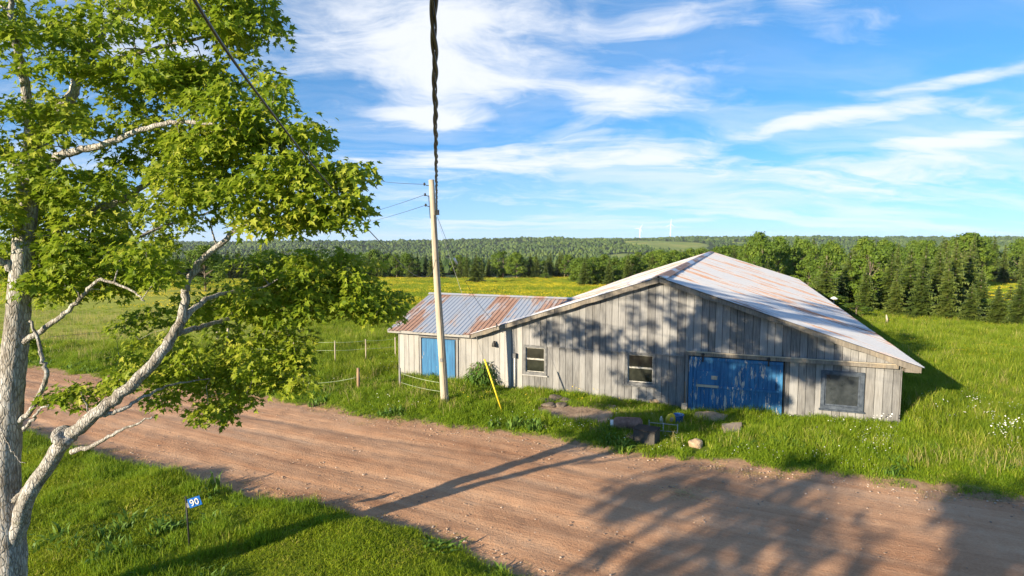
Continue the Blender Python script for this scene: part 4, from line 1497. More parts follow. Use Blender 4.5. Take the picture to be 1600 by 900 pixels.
limb('branch', [(50, 265, 9.55), (15, 250, 9.5), (-20, 215, 9.4), (-80, 150, 9.3), (-160, 100, 9.2)], 0.085, 0.02, 9)
limb('branch', [(52, 250, 9.55), (70, 200, 9.7), (100, 165, 9.8), (115, 145, 9.8), (124, 110, 9.85), (145, 72, 9.9), (190, 10, 10.0), (230, -70, 10.1), (270, -160, 10.2)], 0.115, 0.02, 9)
limb('branch', [(118, 125, 9.85), (155, 104, 9.7), (205, 85, 9.5), (255, 74, 9.4), (340, 52, 9.2), (400, 35, 9.0)], 0.06, 0.012, 8)
limb('branch', [(48, 250, 9.55), (44, 170, 9.4), (36, 110, 9.3), (24, 60, 9.2), (10, -30, 9.1), (-20, -150, 9.0)], 0.09, 0.02, 9)
limb('branch', [(30, 480, 9.4), (70, 440, 10.4), (150, 400, 11.4), (240, 360, 12.2), (330, 330, 12.8)], 0.075, 0.015, 8)

# leaf sprays: (u, v, ru, rv, distance, distance spread, count)
SPRAYS = [
    (110, 25, 100, 40, 9.6, 1.0, 13), (300, 15, 130, 40, 9.4, 1.1, 30), (390, 60, 45, 55, 9.0, 0.6, 9), (55, 175, 75, 40, 9.4, 0.9, 13), (150, 160, 70, 40, 9.6, 0.9, 10),
    (275, 120, 95, 38, 9.2, 0.9, 22), (360, 130, 75, 45, 9.0, 0.9, 17), (300, 200, 110, 45, 9.2, 1.0, 29), (430, 200, 75, 42, 8.8, 0.7, 18), (250, 245, 60, 35, 9.3, 0.9, 10),
    (350, 270, 110, 45, 9.0, 1.0, 29), (470, 260, 80, 45, 8.7, 0.7, 20), (540, 278, 42, 20, 8.6, 0.4, 8), (520, 325, 60, 22, 8.6, 0.5, 12), (420, 325, 80, 28, 8.9, 0.8, 17), (290, 320, 50, 28, 9.1, 0.9, 8),
    (60, 330, 60, 50, 9.6, 0.9, 17), (130, 375, 65, 42, 9.7, 0.9, 18), (60, 410, 60, 35, 9.8, 0.8, 10), (150, 300, 40, 35, 9.9, 0.8, 6), (185, 265, 45, 28, 9.6, 0.7, 6), (210, 415, 70, 28, 9.3, 0.8, 12), (90, 445, 45, 22, 9.6, 0.6, 9), (12, 320, 30, 60, 9.7, 0.7, 9), (180, 430, 60, 24, 10.0, 0.6, 8),
    (430, 420, 80, 26, 11.1, 0.8, 16), (520, 415, 65, 24, 10.8, 0.7, 15), (560, 460, 60, 28, 10.6, 0.6, 16), (610, 485, 26, 16, 10.6, 0.4, 4), (420, 470, 80, 34, 11.0, 1.0, 18), (340, 480, 60, 34, 11.2, 1.0, 11), (500, 450, 60, 34, 10.7, 0.7, 12),
    (240, 505, 55, 28, 11.3, 1.0, 9), (250, 555, 70, 32, 11.3, 1.0, 14), (340, 550, 70, 36, 11.0, 1.0, 16), (430, 545, 55, 38, 10.8, 0.7, 15), (460, 580, 35, 24, 10.7, 0.5, 7), (330, 610, 60, 30, 10.8, 0.7, 12), (260, 600, 55, 24, 11.0, 0.7, 8), (325, 655, 24, 16, 10.7, 0.4, 4), (130, 612, 45, 14, 9.5, 0.5, 5), (200, 595, 40, 20, 9.5, 0.6, 5), (395, 600, 40, 22, 10.8, 0.6, 7),
    (140, 335, 90, 45, 13.3, 1.0, 26), (235, 360, 70, 35, 12.8, 0.8, 14), (60, 300, 60, 40, 13.4, 0.9, 10),
    (70, 75, 55, 35, 9.5, 0.8, 9), (25, 20, 45, 40, 9.3, 0.8, 8), (150, 95, 50, 28, 9.5, 0.6, 7), (20, 240, 40, 30, 9.2, 0.5, 6), (90, 290, 45, 25, 9.2, 0.5, 6), (420, 480, 70, 28, 9.9, 0.4, 8), (500, 465, 55, 22, 10.2, 0.4, 7),
    (20, 545, 25, 30, 9.9, 0.6, 3), (30, 430, 25, 26, 9.9, 0.7, 3),
    # out of the picture: top and left of the crown
    (200, -100, 190, 60, 9.6, 1.3, 30), (80, -190, 150, 60, 9.5, 1.2, 20), (-90, 60, 90, 90, 9.3, 1.2, 16), (-140, 200, 110, 80, 9.3, 1.2, 18), (-150, 340, 90, 60, 9.3, 1.0, 12), (330, -60, 90, 40, 9.2, 0.8, 12),
]
tips = []
for (u, v, ru, rv, d0, ds, cnt) in SPRAYS:
    for _ in range(cnt):
        a, q = random.uniform(0, 6.28), math.sqrt(random.random())
        uu, vv = u + ru * q * math.cos(a), v + rv * q * math.sin(a)
        tips.append(at(uu, vv, d0 + random.uniform(-ds, ds)))
# grow branchlets: nearest first, each starting from whatever already stands
nodes_p = np.array([tuple(p) for p, r in NODES])
nodes_r = np.array([r for p, r in NODES])
left = np.array([tuple(t) for t in tips])
dist = np.array([np.min(np.linalg.norm(nodes_p - t, axis=1)) for t in left])
order = np.argsort(dist)
tw = MB()
for i in order:
    t = left[i]
    dd = np.linalg.norm(nodes_p - t, axis=1) + 0.25 * np.maximum(0, nodes_p[:, 2] - t[2])
    j = int(np.argmin(dd))
    a = Vector(nodes_p[j]); c = Vector(t)
    L = (c - a).length
    if L < 0.02:
        continue
    r0 = min(nodes_r[j] * 0.72, 0.010 + 0.010 * L)
    m1 = a.lerp(c, 0.35) + Vector((random.uniform(-1, 1), random.uniform(-1, 1), random.uniform(-0.2, 1.2))) * 0.10 * L
    m2 = a.lerp(c, 0.7) + Vector((random.uniform(-1, 1), random.uniform(-1, 1), random.uniform(-0.3, 1.0))) * 0.10 * L
    tw.tube([a - MO, m1 - MO, m2 - MO, c - MO], [r0, r0 * 0.8, r0 * 0.6, 0.004], 5, False)
    nodes_p = np.vstack([nodes_p, np.array([tuple(m1), tuple(m2), tuple(c)])])
    nodes_r = np.concatenate([nodes_r, [r0 * 0.8, r0 * 0.6, 0.006]])
tw.build('twigs', M['bark'], maple)['kind'] = 'stuff'

# maple leaves: lobed blades
LO = np.array([(0, 0), (0.16, -0.05), (0.40, 0.10), (0.24, 0.26), (0.52, 0.56), (0.22, 0.52), (0.13, 0.66), (0, 1.0), (-0.13, 0.66), (-0.22, 0.52), (-0.52, 0.56), (-0.24, 0.26), (-0.40, 0.10), (-0.16, -0.05)])
lc = np.array([0, 0.34])


def maple_leaves(centres, per, size, spread, r, name):
    n_ = len(centres) * per
    cen = np.repeat(centres, per, 0)
    a = r.uniform(0, 2 * np.pi, n_)
    q = np.sqrt(r.uniform(0, 1, n_)) * spread
    off = np.stack([q * np.cos(a), q * np.sin(a), r.normal(0, 0.075, n_) - 0.10 * (q / spread) ** 2], 1)
    P = cen + off
    out = np.stack([np.cos(a), np.sin(a), np.full(n_, -0.35)], 1) + r.normal(0, 0.45, (n_, 3))
    out /= np.linalg.norm(out, axis=1)[:, None]
    nrm = np.array([-0.25, -0.25, 0.9]) + r.normal(0, 0.42, (n_, 3))
    side = np.cross(out, nrm)
    side /= np.linalg.norm(side, axis=1)[:, None] + 1e-9
    nrm = np.cross(side, out)
    sz = r.uniform(0.65, 1.2, n_) * size
    pts2 = np.vstack([lc[None], LO])
    k = len(pts2)
    bend = -0.30 * pts2[:, 1] ** 2 + 0.22 * np.abs(pts2[:, 0])
    V = P[:, None, :] + sz[:, None, None] * (pts2[None, :, 0, None] * side[:, None, :] + pts2[None, :, 1, None] * out[:, None, :] + bend[None, :, None] * nrm[:, None, :])
    m_ = len(LO)
    tri = np.array([(0, 1 + i, 1 + (i + 1) % m_) for i in range(m_)])
    Fc = (tri[None] + (np.arange(n_) * k)[:, None, None]).reshape(-1, 3)
    tone_c = np.repeat(r.uniform(0, 1, len(centres)), per)
    tone = np.clip(0.45 * tone_c + r.uniform(0, 0.6, n_), 0, 1)
    return np_mesh(name, V.reshape(-1, 3), Fc, {'rnd': np.repeat(tone, k)})


me = maple_leaves(left - np.array(MO), 64, 0.114, 0.295, RNG, 'crown')
link('crown', me, M['maple_leaf'], maple)

# ------------------------------------------------------------------ trees standing outside the left of the picture; only their shade is seen
SH = [broad_mesh(31, 9, 3.0, 24, 50, 0.21, 0.34), broad_mesh(32, 9, 2.6, 20, 50, 0.21, 0.40)]
for i, (x, y, h, wd, lab) in enumerate((
        (-13.5, -3.0, 8.3, 1.28, 'leafy tree beside the lane, outside the left of the picture, shading the road'),
        (-9.5, -6.0, 8.8, 1.1, 'leafy tree behind the viewer, outside the picture, shading the near road corner'))):
    t = empty('leafy_tree', (x, y, tz(x, y)), 1.3 * i)
    k = h / 9
    t.scale = (k * wd, k * wd, k)
    link('trunk', SH[i % 2][1], None, t)
    link('crown', SH[i % 2][0], None, t)
    tag(t, lab, 'tree')

# ------------------------------------------------------------------ utility pole and wires
pb = at(695, 629, 22.6)
pt = at(673.5, 281, 22.75)
pole = empty('utility_pole', (pb.x, pb.y, tz(pb.x, pb.y)))
tag(pole, 'leaning wooden utility pole standing in the verge before the annex', 'utility pole')
PO = pole.location.copy()
n_ = 12
pts = [pb + (pt - pb) * (i / n_) + Vector((math.sin(i * 0.7) * 0.012, 0, 0)) for i in range(n_ + 1)]
pts = [pb - (pt - pb) * 0.06] + pts
b = MB(); b.tube([p - PO for p in pts], list(np.linspace(0.165, 0.105, len(pts))), 14, True, 0.02); b.build('shaft', M['pole_wood'], pole)


def on_pole(v):
    f = (629 - v) / (629 - 281)
    return pb + (pt - pb) * f


hooks = []
for k, v in enumerate((289, 305, 321)):
    p = on_pole(v)
    q = p + Vector((-0.26, -0.02, 0.03))
    b = MB(); b.tube([p - PO, p - PO + Vector((-0.16, -0.01, -0.02)), q - PO], 0.014, 6); br = b.build('bracket', M['black_metal'], pole)
    b = MB(); b.lathe([(0.02, -0.05), (0.045, -0.03), (0.03, 0.0), (0.045, 0.03), (0.02, 0.06)], 10, 'z', tuple(q - PO)); b.build('insulator', M['black_metal'], br)
    hooks.append(q)
b = MB(); b.tube([on_pole(306) - PO + Vector((-0.12, -0.08, 0)), on_pole(340) - PO + Vector((-0.11, -0.1, 0))], 0.012, 6); b.build('jumper_wire', M['cable'], pole)
b = MB(); b.tube([on_pole(v_) - PO + Vector((0.06, -0.145 - 0.0002 * (v_ - 300), 0)) for v_ in (335, 400, 470, 540, 600, 632)], 0.016, 6); b.build('ground_wire', M['cable'], pole)
b = MB(); b.box(-0.05, 0.05, -0.012, 0.0, -0.07, 0.07); it = b.build('number_tag', M['steel'], pole); it.location = on_pole(560) - PO + Vector((-0.02, -0.155, 0))
cp_ = on_pole(329) + Vector((0.17, -0.12, 0))
b = MB(); b.tube([on_pole(329) - PO, cp_ - PO], 0.022, 6); b.build('bracket', M['black_metal'], pole)
b = MB(); b.box(-0.06, 0.06, -0.05, 0.05, -0.1, 0.1); cl = b.build('clamp', M['black_metal'], pole); cl.location = cp_ - PO + Vector((0.02, 0, -0.05))


def sagline(a, c, sag, n=40):
    a, c = Vector(a), Vector(c)
    return [a.lerp(c, i / n) - Vector((0, 0, 4 * sag * (i / n) * (1 - i / n))) for i in range(n + 1)]


# twisted service cable: three strands, from the roof behind the viewer to the pole
st = at(674, -260, 1.6)
line = sagline(st, cp_, 0.45, 150)
b = MB()
for k in range(3):
    strand = []
    acc = 0.0
    for i, p in enumerate(line):
        if i:
            acc += (p - line[i - 1]).length
        a = acc / 0.62 * 2 * math.pi + k * 2.09
        strand.append(p + Vector((math.cos(a), 0, math.sin(a))) * (0.0145))
    # refine along the strand
    fin = []
    L = 900
    seg = np.cumsum([0] + [(line[i] - line[i - 1]).length for i in range(1, len(line))])
    for q in np.linspace(0, seg[-1], L):
        i = min(int(np.searchsorted(seg, q, 'right')) - 1, len(line) - 2)
        f = (q - seg[i]) / (seg[i + 1] - seg[i])
        p = line[i].lerp(line[i + 1], f)
        a = q / 0.85 * 2 * math.pi + k * 2.09
        fin.append(p + Vector((math.cos(a), 0, math.sin(a))) * (0.0105 if k < 2 else 0.008))
    b.tube(fin, 0.0088 if k < 2 else 0.005, 6)
tag(b.build('service_cable', M['cable']), 'thick black twisted cable coming down from above to the pole top', 'cable')

# thin black wire sweeping from the top left down to the pole
pw = on_pole(404) + Vector((0, -0.13, 0))
wp = [at(282, -40, 2.3), at(307, 5, 2.6), at(360, 88, 3.3), at(430, 183, 4.6), at(500, 272, 6.6), at(560, 342, 9.6), at(605, 390, 13.6), at(636, 421, 17.6), at(655, 432, 20.3), at(673, 429, 21.5), pw]
b = MB()
sm = []
for i in range(len(wp) - 1):
    p0, p1, p2, p3 = wp[max(i - 1, 0)], wp[i], wp[i + 1], wp[min(i + 2, len(wp) - 1)]
    for k in range(8):
        t = k / 8
        sm.append(0.5 * ((2 * p1) + (p2 - p0) * t + (2 * p0 - 5 * p1 + 4 * p2 - p3) * t * t + (3 * p1 - p0 - 3 * p2 + p3) * t ** 3))
sm.append(pw)
b.tube(sm, 0.0085, 6)
tag(b.build('telephone_wire', M['cable']), 'thin black wire slanting across the maple crown and looping up to the pole', 'wire')

for k, (q, v2, lab) in enumerate(zip(hooks, (279, 322, 338), ('topmost thin wire leaving the pole to the left', 'middle thin wire leaving the pole to the left', 'lowest thin wire leaving the pole to the left'))):
    e = at(560, [271, 331, 345][k], [40, 55, 55][k])
    e = e + (e - q) * 0.6
    b = MB(); b.tube(sagline(q, e, 0.25, 24), 0.009, 5)
    tag(b.build('power_line', M['cable']), lab, 'wire', 'thin lines from the pole')

# drop wire from pole to barn eave with a white splice
wa = on_pole(337) + Vector((0.16, -0.1, 0))
wb = bl2w(-14.75, -0.42, 2.92)
dl = sagline(wa, wb, 0.55, 30)
b = MB(); b.tube(dl, 0.008, 5)
dw = b.build('drop_wire', M['cable']); tag(dw, 'thin drop wire with white splice from pole to barn eave', 'wire')
b = MB(); b.tube([dl[8].lerp(dl[9], 0.0), dl[9].lerp(dl[10], 0.3)], 0.05, 8); b.build('splice_box', M['white_paint'], dw)
b = MB(); b.tube([bl2w(-14.75, -0.30, 2.55), bl2w(-14.75, -0.34, 2.9)], 0.025, 6)
o = b.mesh('wire_bracket'); 
bo = link('wire_bracket', o, M['black_metal'], barn); bo.matrix_parent_inverse = BM4.inverted()

# guy wire with its yellow guard
g0 = gpix(786, 648)
g1 = on_pole(334) + Vector((0.1, -0.05, 0))
guy = empty('guy_wire', g0)
tag(guy, 'guy wire with yellow plastic guard anchored in the grass right of the pole', 'guy wire')
b = MB(); b.tube([(0, 0, -0.1), g1 - g0], 0.005, 5); b.build('wire', M['steel'], guy)
dr = (g1 - g0).normalized()
b = MB(); b.tube([dr * 0.0, dr * 1.0, dr * 2.12], 0.032, 8); b.build('guard', M['yellow'], guy)

# ------------------------------------------------------------------ house-number sign
sb = gpix(297, 862)
stp = at(290, 776, sb.y + 0.02)
sg = empty('house_number_sign', sb)
tag(sg, 'small blue number 90 sign on thin black post in the near lawn', 'sign')
b = MB(); b.tube([(0, 0, -0.3), (stp - sb) * 0.5, (stp - sb)], 0.017, 8); b.build('post', M['black_metal'], sg)
b = MB(); b.box(-0.125, 0.125, -0.006, 0.006, -0.095, 0.095)
pl = b.build('plate', M['sign_blue'], sg)
pl.location = (stp - sb) + Vector((0.185, -0.01, -0.105))
pl.rotation_euler = (-0.05, -0.30, 0.12)
b = MB(); b.box(-0.06, 0.012, -0.004, 0.004, -0.05, 0.05); br = b.build('bracket', M['steel'], sg)
br.location = (stp - sb) + Vector((0.075, -0.005, -0.165)); br.rotation_euler = (-0.05, -0.30, 0.12)
def stroke(pts, r=0.0125):
    b = MB()
    b.tube([Vector((x_, -0.008, z_)) for x_, z_ in pts], r, 6)
    return b


ring = [(-0.048 + 0.030 * math.cos(t), 0.026 + 0.031 * math.sin(t)) for t in np.linspace(0, 2 * math.pi, 17)]
tail = [(-0.018, 0.026), (-0.019, 0.0), (-0.026, -0.032), (-0.042, -0.056), (-0.068, -0.058)]
b = stroke(ring[:] + tail[1:])
b.build('digit', M['white_paint'], pl)
b = stroke([(0.048 + 0.031 * math.cos(t), 0.058 * math.sin(t)) for t in np.linspace(0, 2 * math.pi, 21)])
b.build('digit', M['white_paint'], pl)

# ------------------------------------------------------------------ fence left of the annex
def rail(a, c, r=0.012, sag=0.04):
    b = MB(); b.tube(sagline(a, c, sag, 12), r, 5)
    return b


fp = [(625, 606, 580), (560, 612, 582)]
f1 = empty('tape_fence', gpix(625, 606))
tag(f1, 'short run of white tape fence between grey post and utility pole', 'fence')
O = f1.location
p0 = gpix(625, 607)
b = MB(); b.tube([(0, 0, -0.3), (0, 0, 0.85)], 0.045, 8); b.build('post', M['board'], f1)
for z_, v_ in ((0.62, 597), (0.22, 611)):
    q = on_pole(v_) + Vector((-0.17, 0, 0))
    b = rail(Vector((0.05, 0, z_)), q - O, 0.009); b.build('tape', M['tape'], f1)
f2 = empty('wire_fence', gpix(524, 575))
tag(f2, 'pasture fence of pale tape on thin posts left of the annex', 'fence')
O = f2.location.copy()
posts = [gpix(u, v) for u, v in ((395, 570), (460, 571), (524, 573), (572, 570), (618, 566))]
for i, p in enumerate(posts):
    b = MB(); b.tube([p - O - Vector((0, 0, 0.3)), p - O + Vector((0, 0, 1.3))], 0.03, 6); b.build('post', M['pale_wood'], f2)
for z_ in (1.22, 0.82):
    for i in range(len(posts) - 1):
        b = rail(posts[i] - O + Vector((0.02, 0, z_)), posts[i + 1] - O + Vector((-0.02, 0, z_)), 0.008, 0.03); b.build('tape', M['tape'], f2)
for (u, v, hgt, lab) in ((560, 610, 0.95, 'short dark fence post alone in the grass left of the pole'), (357, 545, 1.2, 'weathered fence post seen through the lower maple leaves'), (340, 532, 1.2, 'pale fence post seen between the maple branches')):
    p = gpix(u, v)
    b = MB(); b.tube([(0, 0, -0.3), (0.01, 0, hgt * 0.6), (0.0, 0.02, hgt)], [0.075, 0.07, 0.06], 8, True, 0.06)
    o = b.build('fence_post', M['brown_wood'] if u == 560 else M['pale_wood']); o.location = p
    tag(o, lab, 'post')
a0 = gpix(560, 610) + Vector((0, 0, 0.55))
b = rail(a0 + Vector((-0.08, 0, 0)), gpix(470, 612) + Vector((0, 0, 0.35)), 0.01, 0.08)
tag(b.build('fence_rope', M['tape']), 'slack pale rope trailing left from the short dark post', 'rope')

# ------------------------------------------------------------------ clutter before the barn
def slab(name, pix, th, mat, label, cat, jitter=0.03):
    P_ = [gpix(u, v) for u, v in pix]
    c = sum(P_, Vector()) / len(P_)
    n_ = len(P_)
    fine = []
    for i in range(n_):
        for k in range(5):
            q = P_[i].lerp(P_[(i + 1) % n_], k / 5)
            fine.append(q - c + Vector((random.uniform(-jitter, jitter), random.uniform(-jitter, jitter), 0)))
    m_ = len(fine)
    vs = [(q.x, q.y, -0.25) for q in fine] + [(q.x, q.y, th - 0.02) for q in fine] + [(q.x * 0.97, q.y * 0.97, th + random.uniform(-0.006, 0.006)) for q in fine]
    fs = [tuple(range(2 * m_, 3 * m_))]
    for r_ in range(2):
        fs += [(r_ * m_ + i, r_ * m_ + (i + 1) % m_, (r_ + 1) * m_ + (i + 1) % m_, (r_ + 1) * m_ + i) for i in range(m_)]
    b = MB(); b.add(vs, fs)
    o = b.build(name, mat)
    o.location = (c.x, c.y, max(tz(q.x + c.x, q.y + c.y) for q in fine) - 0.02)
    return tag(o, label, cat)


CLEAR = []     # (x, y, radius) kept free of tall grass
slab('concrete_slab', ((842, 634), (900, 633), (962, 641), (950, 676), (900, 668), (838, 656)), 0.05, M['slab'], 'cracked concrete slab in the grass below the two small windows', 'slab')
slab('paving_stone', ((1085, 650), (1110, 648), (1137, 653), (1132, 663), (1105, 663), (1084, 659)), 0.16, M['stone'], 'flat tan stone step before the big blue door', 'stone')
slab('paving_stone', ((1127, 671), (1158, 670), (1157, 682), (1130, 682)), 0.16, M['concrete'], 'smaller brown flat stone nearer the road than the door step', 'stone')
for (u, v, r_) in ((862, 645, 0.65), (880, 648, 0.8), (905, 652, 0.95), (925, 655, 0.85), (938, 659, 0.6), (1110, 656, 0.62), (1142, 676, 0.4), (1087, 700, 0.5), (985, 672, 0.55), (1010, 690, 0.5), (1050, 663, 0.4), (1035, 668, 0.35)):
    p = gpix(u, v)
    CLEAR.append((p.x, p.y, r_))


def rock(name, loc, r, sq, mat, seed, label, cat='stone', rz=0.0):
    bm = bmesh.new()
    bmesh.ops.create_icosphere(bm, subdivisions=3, radius=1.0)
    rr = random.Random(seed)
    ph = [rr.uniform(0, 6) for _ in range(6)]
    for v in bm.verts:
        k = 1 + 0.16 * math.sin(2.3 * v.co.x + ph[0]) * math.cos(2.9 * v.co.y + ph[1]) + 0.10 * math.sin(5 * v.co.z + ph[2] + 3 * v.co.x) + rr.uniform(-0.03, 0.03)
        v.co = Vector((v.co.x * k * r * sq[0], v.co.y * k * r * sq[1], v.co.z * k * r * sq[2]))
    me_ = bpy.data.meshes.new(name)
    bm.to_mesh(me_)
    bm.free()
    o = link(name, me_, mat)
    o.location = loc
    o.rotation_euler = (0, 0, rz)
    return tag(o, label, cat)


p = gpix(1087, 698); rock('boulder', p + Vector((0, 0, 0.07)), 0.21, (1.0, 0.9, 0.85), M['stone'], 3, 'rough tan boulder at the road edge below the blue door')
for i, (u, v, r_) in enumerate(((850, 634, 0.24), (868, 630, 0.28), (884, 633, 0.22), (858, 640, 0.20), (876, 640, 0.2))):
    p = gpix(u, v)
    rock('rubble_stone', p + Vector((0, 0, 0.17)), r_, (1.35, 1.0, 0.5), M['dark_stone'], 20 + i, 'dark rubble stone heaped on the back left corner of the slab', 'stone', i)['group'] = 'rubble on the concrete slab'
p = gpix(1027, 632); rock('log_chunk', p + Vector((0, 0, 0.10)), 0.22, (1.5, 0.8, 0.7), M['stone'], 41, 'tan broken chunk against the wall under the second window')

# rusty tank lying in the grass
c = gpix(981, 674)
tk = empty('rusty_tank', c + Vector((0, 0, 0.24)), -0.12)
tag(tk, 'rusty brown cylinder tank lying in the grass before the slab', 'tank')
b = MB(); b.lathe([(0.03, -0.50), (0.14, -0.48), (0.21, -0.42), (0.235, -0.34), (0.235, 0.34), (0.225, 0.40), (0.17, 0.46), (0.05, 0.48)], 20, 'x'); b.build('shell', M['rust'], tk)
b = MB(); b.lathe([(0.12, -0.58), (0.13, -0.57), (0.13, -0.46), (0.12, -0.45)], 14, 'x'); b.build('collar', M['white_paint'], tk)
b = MB(); b.lathe([(0.236, -0.02), (0.242, -0.015), (0.242, 0.015), (0.236, 0.02)], 20, 'x'); b.build('seam_band', M['rust'], tk)
# dark wooden box
c = gpix(1010, 692)
bx_ = empty('dark_box', c, -0.55)
tag(bx_, 'dark grey open wooden box beside the rusty tank', 'box')
for (x0, x1, y0_, y1_, nm) in ((-0.34, 0.34, -0.27, -0.235, 'side_board'), (-0.34, 0.34, 0.235, 0.27, 'side_board'), (-0.34, -0.305, -0.23, 0.23, 'end_board'), (0.305, 0.34, -0.23, 0.23, 'end_board')):
    b = MB(); b.box(x0, x1, y0_, y1_, -0.05, 0.44, 0.005); b.build(nm, M['dark_wood'], bx_)
b = MB(); b.box(-0.36, 0.36, -0.29, 0.29, 0.447, 0.478, 0.004); b.build('lid', M['dark_wood'], bx_)
b = MB(); b.box(-0.62, -0.36, -0.22, 0.15, -0.05, 0.18, 0.01); o = b.build('block', M['dark_stone'], bx_)
# metal rack
c = gpix(1036, 682)
rk = empty('metal_rack', c, -0.3)
tag(rk, 'thin pale metal rack frame lying behind the dark box', 'rack')
for z_ in (0.18, 0.42):
    b = MB(); b.tube([(-0.45, 0, z_), (0.45, 0, z_)], 0.014, 6); b.build('rail', M['steel'], rk)
for x_ in (-0.45, 0.45, 0.0):
    b = MB(); b.tube([(x_, 0, -0.1), (x_, 0, 0.46)], 0.013, 6); b.build('upright', M['steel'], rk)
# yellow wheel and blue bucket
c = gpix(1048, 664)
wl_ = empty('toy_wheel', c + Vector((0, 0, 0.2)), 0.35)
tag(wl_, 'yellow plastic wheel leaning beside the blue bucket in the grass', 'wheel')
b = MB(); b.lathe([(0.12, -0.05), (0.19, -0.045), (0.21, 0.0), (0.19, 0.045), (0.12, 0.05)], 20, 'y'); b.build('tyre', M['yellow'], wl_)
b = MB(); b.lathe([(0.02, -0.062), (0.07, -0.06), (0.085, -0.05), (0.085, 0.05), (0.03, 0.06)], 14, 'y'); b.build('hub', M['stone'], wl_)
c = gpix(1060, 663)
bk = empty('blue_bucket', c, 0.2)
tag(bk, 'small blue plastic bucket in the grass near the big door', 'bucket')
b = MB(); b.lathe([(0.13, -0.02), (0.15, 0.15), (0.175, 0.33), (0.185, 0.335), (0.185, 0.36), (0.165, 0.36), (0.14, 0.15), (0.12, 0.03)], 18, 'z'); b.build('pail', M['blue_plastic'], bk)
b = MB(); b.tube([Vector((0.18 * math.cos(a), -0.06 - 0.02 * math.sin(a), 0.34 - 0.12 * math.sin(a))) for a in np.linspace(0, math.pi, 10)], 0.008, 5); b.build('handle', M['steel'], bk)
c = gpix(1033, 662)
b = MB(); b.lathe([(0.06, -0.03), (0.065, 0.0), (0.065, 0.17), (0.03, 0.22), (0.03, 0.25)], 12, 'z')
o = b.build('white_jug', M['white_paint']); o.location = c; tag(o, 'small white jug in the grass left of the yellow wheel', 'jug')
# block and handle by the door post
c = gpix(1069, 645)
sv = empty('spade', c)
tag(sv, 'spade with pale blade leaning upright by the left door post', 'spade')
b = MB(); b.box(-0.10, 0.10, -0.03, 0.02, -0.05, 0.36, 0.008); b.build('blade', M['pale_wood'], sv)
b = MB(); b.tube([(0.02, 0, 0.34), (0.05, 0.10, 0.75), (0.07, 0.2, 1.15)], 0.018, 7); b.build('handle', M['brown_wood'], sv)
c = gpix(916, 606)
b = MB(); b.tube([(0.05, -0.1, -0.1), (-0.18, 0.12, 0.82)], 0.022, 7)
o = b.build('leaning_stick', M['dark_wood']); o.location = c; tag(o, 'dark stick leaning on the wall between the two small windows', 'stick')
# yard light behind the roof
p = at(1303, 466, 56)
yl = empty('yard_light', (p.x, p.y, tz(p.x, p.y)))
tag(yl, 'white yard light on a post just behind the barn roof edge', 'lamp')
zt = p.z - tz(p.x, p.y)
b = MB(); b.tube([(0, 0, -0.3), (0, 0, zt - 0.1)], 0.05, 8); b.build('post', M['board'], yl)
b = MB(); b.lathe([(0.04, 0.16), (0.14, 0.12), (0.34, -0.02), (0.36, -0.06), (0.30, -0.08)], 14, 'z', (0.0, 0, zt)); b.build('shade', M['white_paint'], yl)
p = gpix(1385, 508)
b = MB(); b.tube([(0, 0, -0.2), (0.03, 0, 0.45), (-0.05, 0, 0.85)], [0.12, 0.09, 0.04], 8, True, 0.1)
o = b.build('dead_stump', M['pale_wood']); o.location = p; tag(o, 'pale dead stump at the meadow edge before the spruces', 'stump')
c = gpix(1066, 780)
b = MB()
for _ in range(140):
    a, q = random.uniform(0, 6.28), abs(random.gauss(0, 0.30))
    x_, y_ = q * math.cos(a) * 1.4, q * math.sin(a)
    dr = Vector((random.uniform(-1, 1), random.uniform(-1, 1), random.uniform(-0.1, 0.35))).normalized() * random.uniform(0.05, 0.16)
    z_ = 0.03 + 0.05 * math.exp(-q * q / 0.06)
    b.tube([(x_, y_, z_), (x_ + dr.x, y_ + dr.y, z_ + abs(dr.z))], 0.004, 3, False)
M['straw'] = material('straw', lambda n: principled(n, n.ramp(n.noise(obj_co(n), 20, 3), [(0.3, (0.42, 0.30, 0.13)), (0.7, (0.62, 0.48, 0.24))]), 0.8))
o = b.build('straw_heap', M['straw']); o['kind'] = 'stuff'; o.location = (c.x, c.y, -0.03); tag(o, 'little heap of dry straw lying on the dirt road', 'straw')

# leafy knotweed-like bush before the annex wall
c = gpix(752, 606)
bu = empty('leafy_bush', c)
tag(bu, 'rounded bush with long drooping leaves against the annex wall', 'bush')
r = np.random.default_rng(5)
nb = 900
dd = r.normal(size=(nb, 3)); dd[:, 2] = np.abs(dd[:, 2]); dd /= np.linalg.norm(dd, axis=1)[:, None]
P = dd * r.uniform(0.55, 1.0, (nb, 1)) * np.array([0.78, 0.55, 1.25])
outv = dd * np.array([1, 1, 0.2]) + np.array([0, 0, -0.55]) + r.normal(0, 0.3, (nb, 3)); outv /= np.linalg.norm(outv, axis=1)[:, None]
nr = dd + np.array([0, 0, 0.6]); sdv = np.cross(outv, nr); sdv /= np.linalg.norm(sdv, axis=1)[:, None]; nr = np.cross(sdv, outv)
lf = np.array([(0, 0, 0), (0.16, 0.35, 0.05), (0, 0.45, -0.02), (-0.16, 0.35, 0.05), (0, 1.0, -0.22)])
sz = r.uniform(0.16, 0.30, nb)
V = P[:, None] + sz[:, None, None] * (lf[None, :, 0, None] * sdv[:, None] + lf[None, :, 1, None] * outv[:, None] + lf[None, :, 2, None] * nr[:, None])
tri = np.array([(0, 1, 2), (0, 2, 3), (1, 4, 2), (2, 4, 3)])
Fc = (tri[None] + (np.arange(nb) * 5)[:, None, None]).reshape(-1, 3)
link('foliage', np_mesh('bush_foliage', V.reshape(-1, 3), Fc, {'rnd': np.repeat(r.uniform(0, 1, nb), 5)}), M['bush_leaf'], bu)
b = MB()
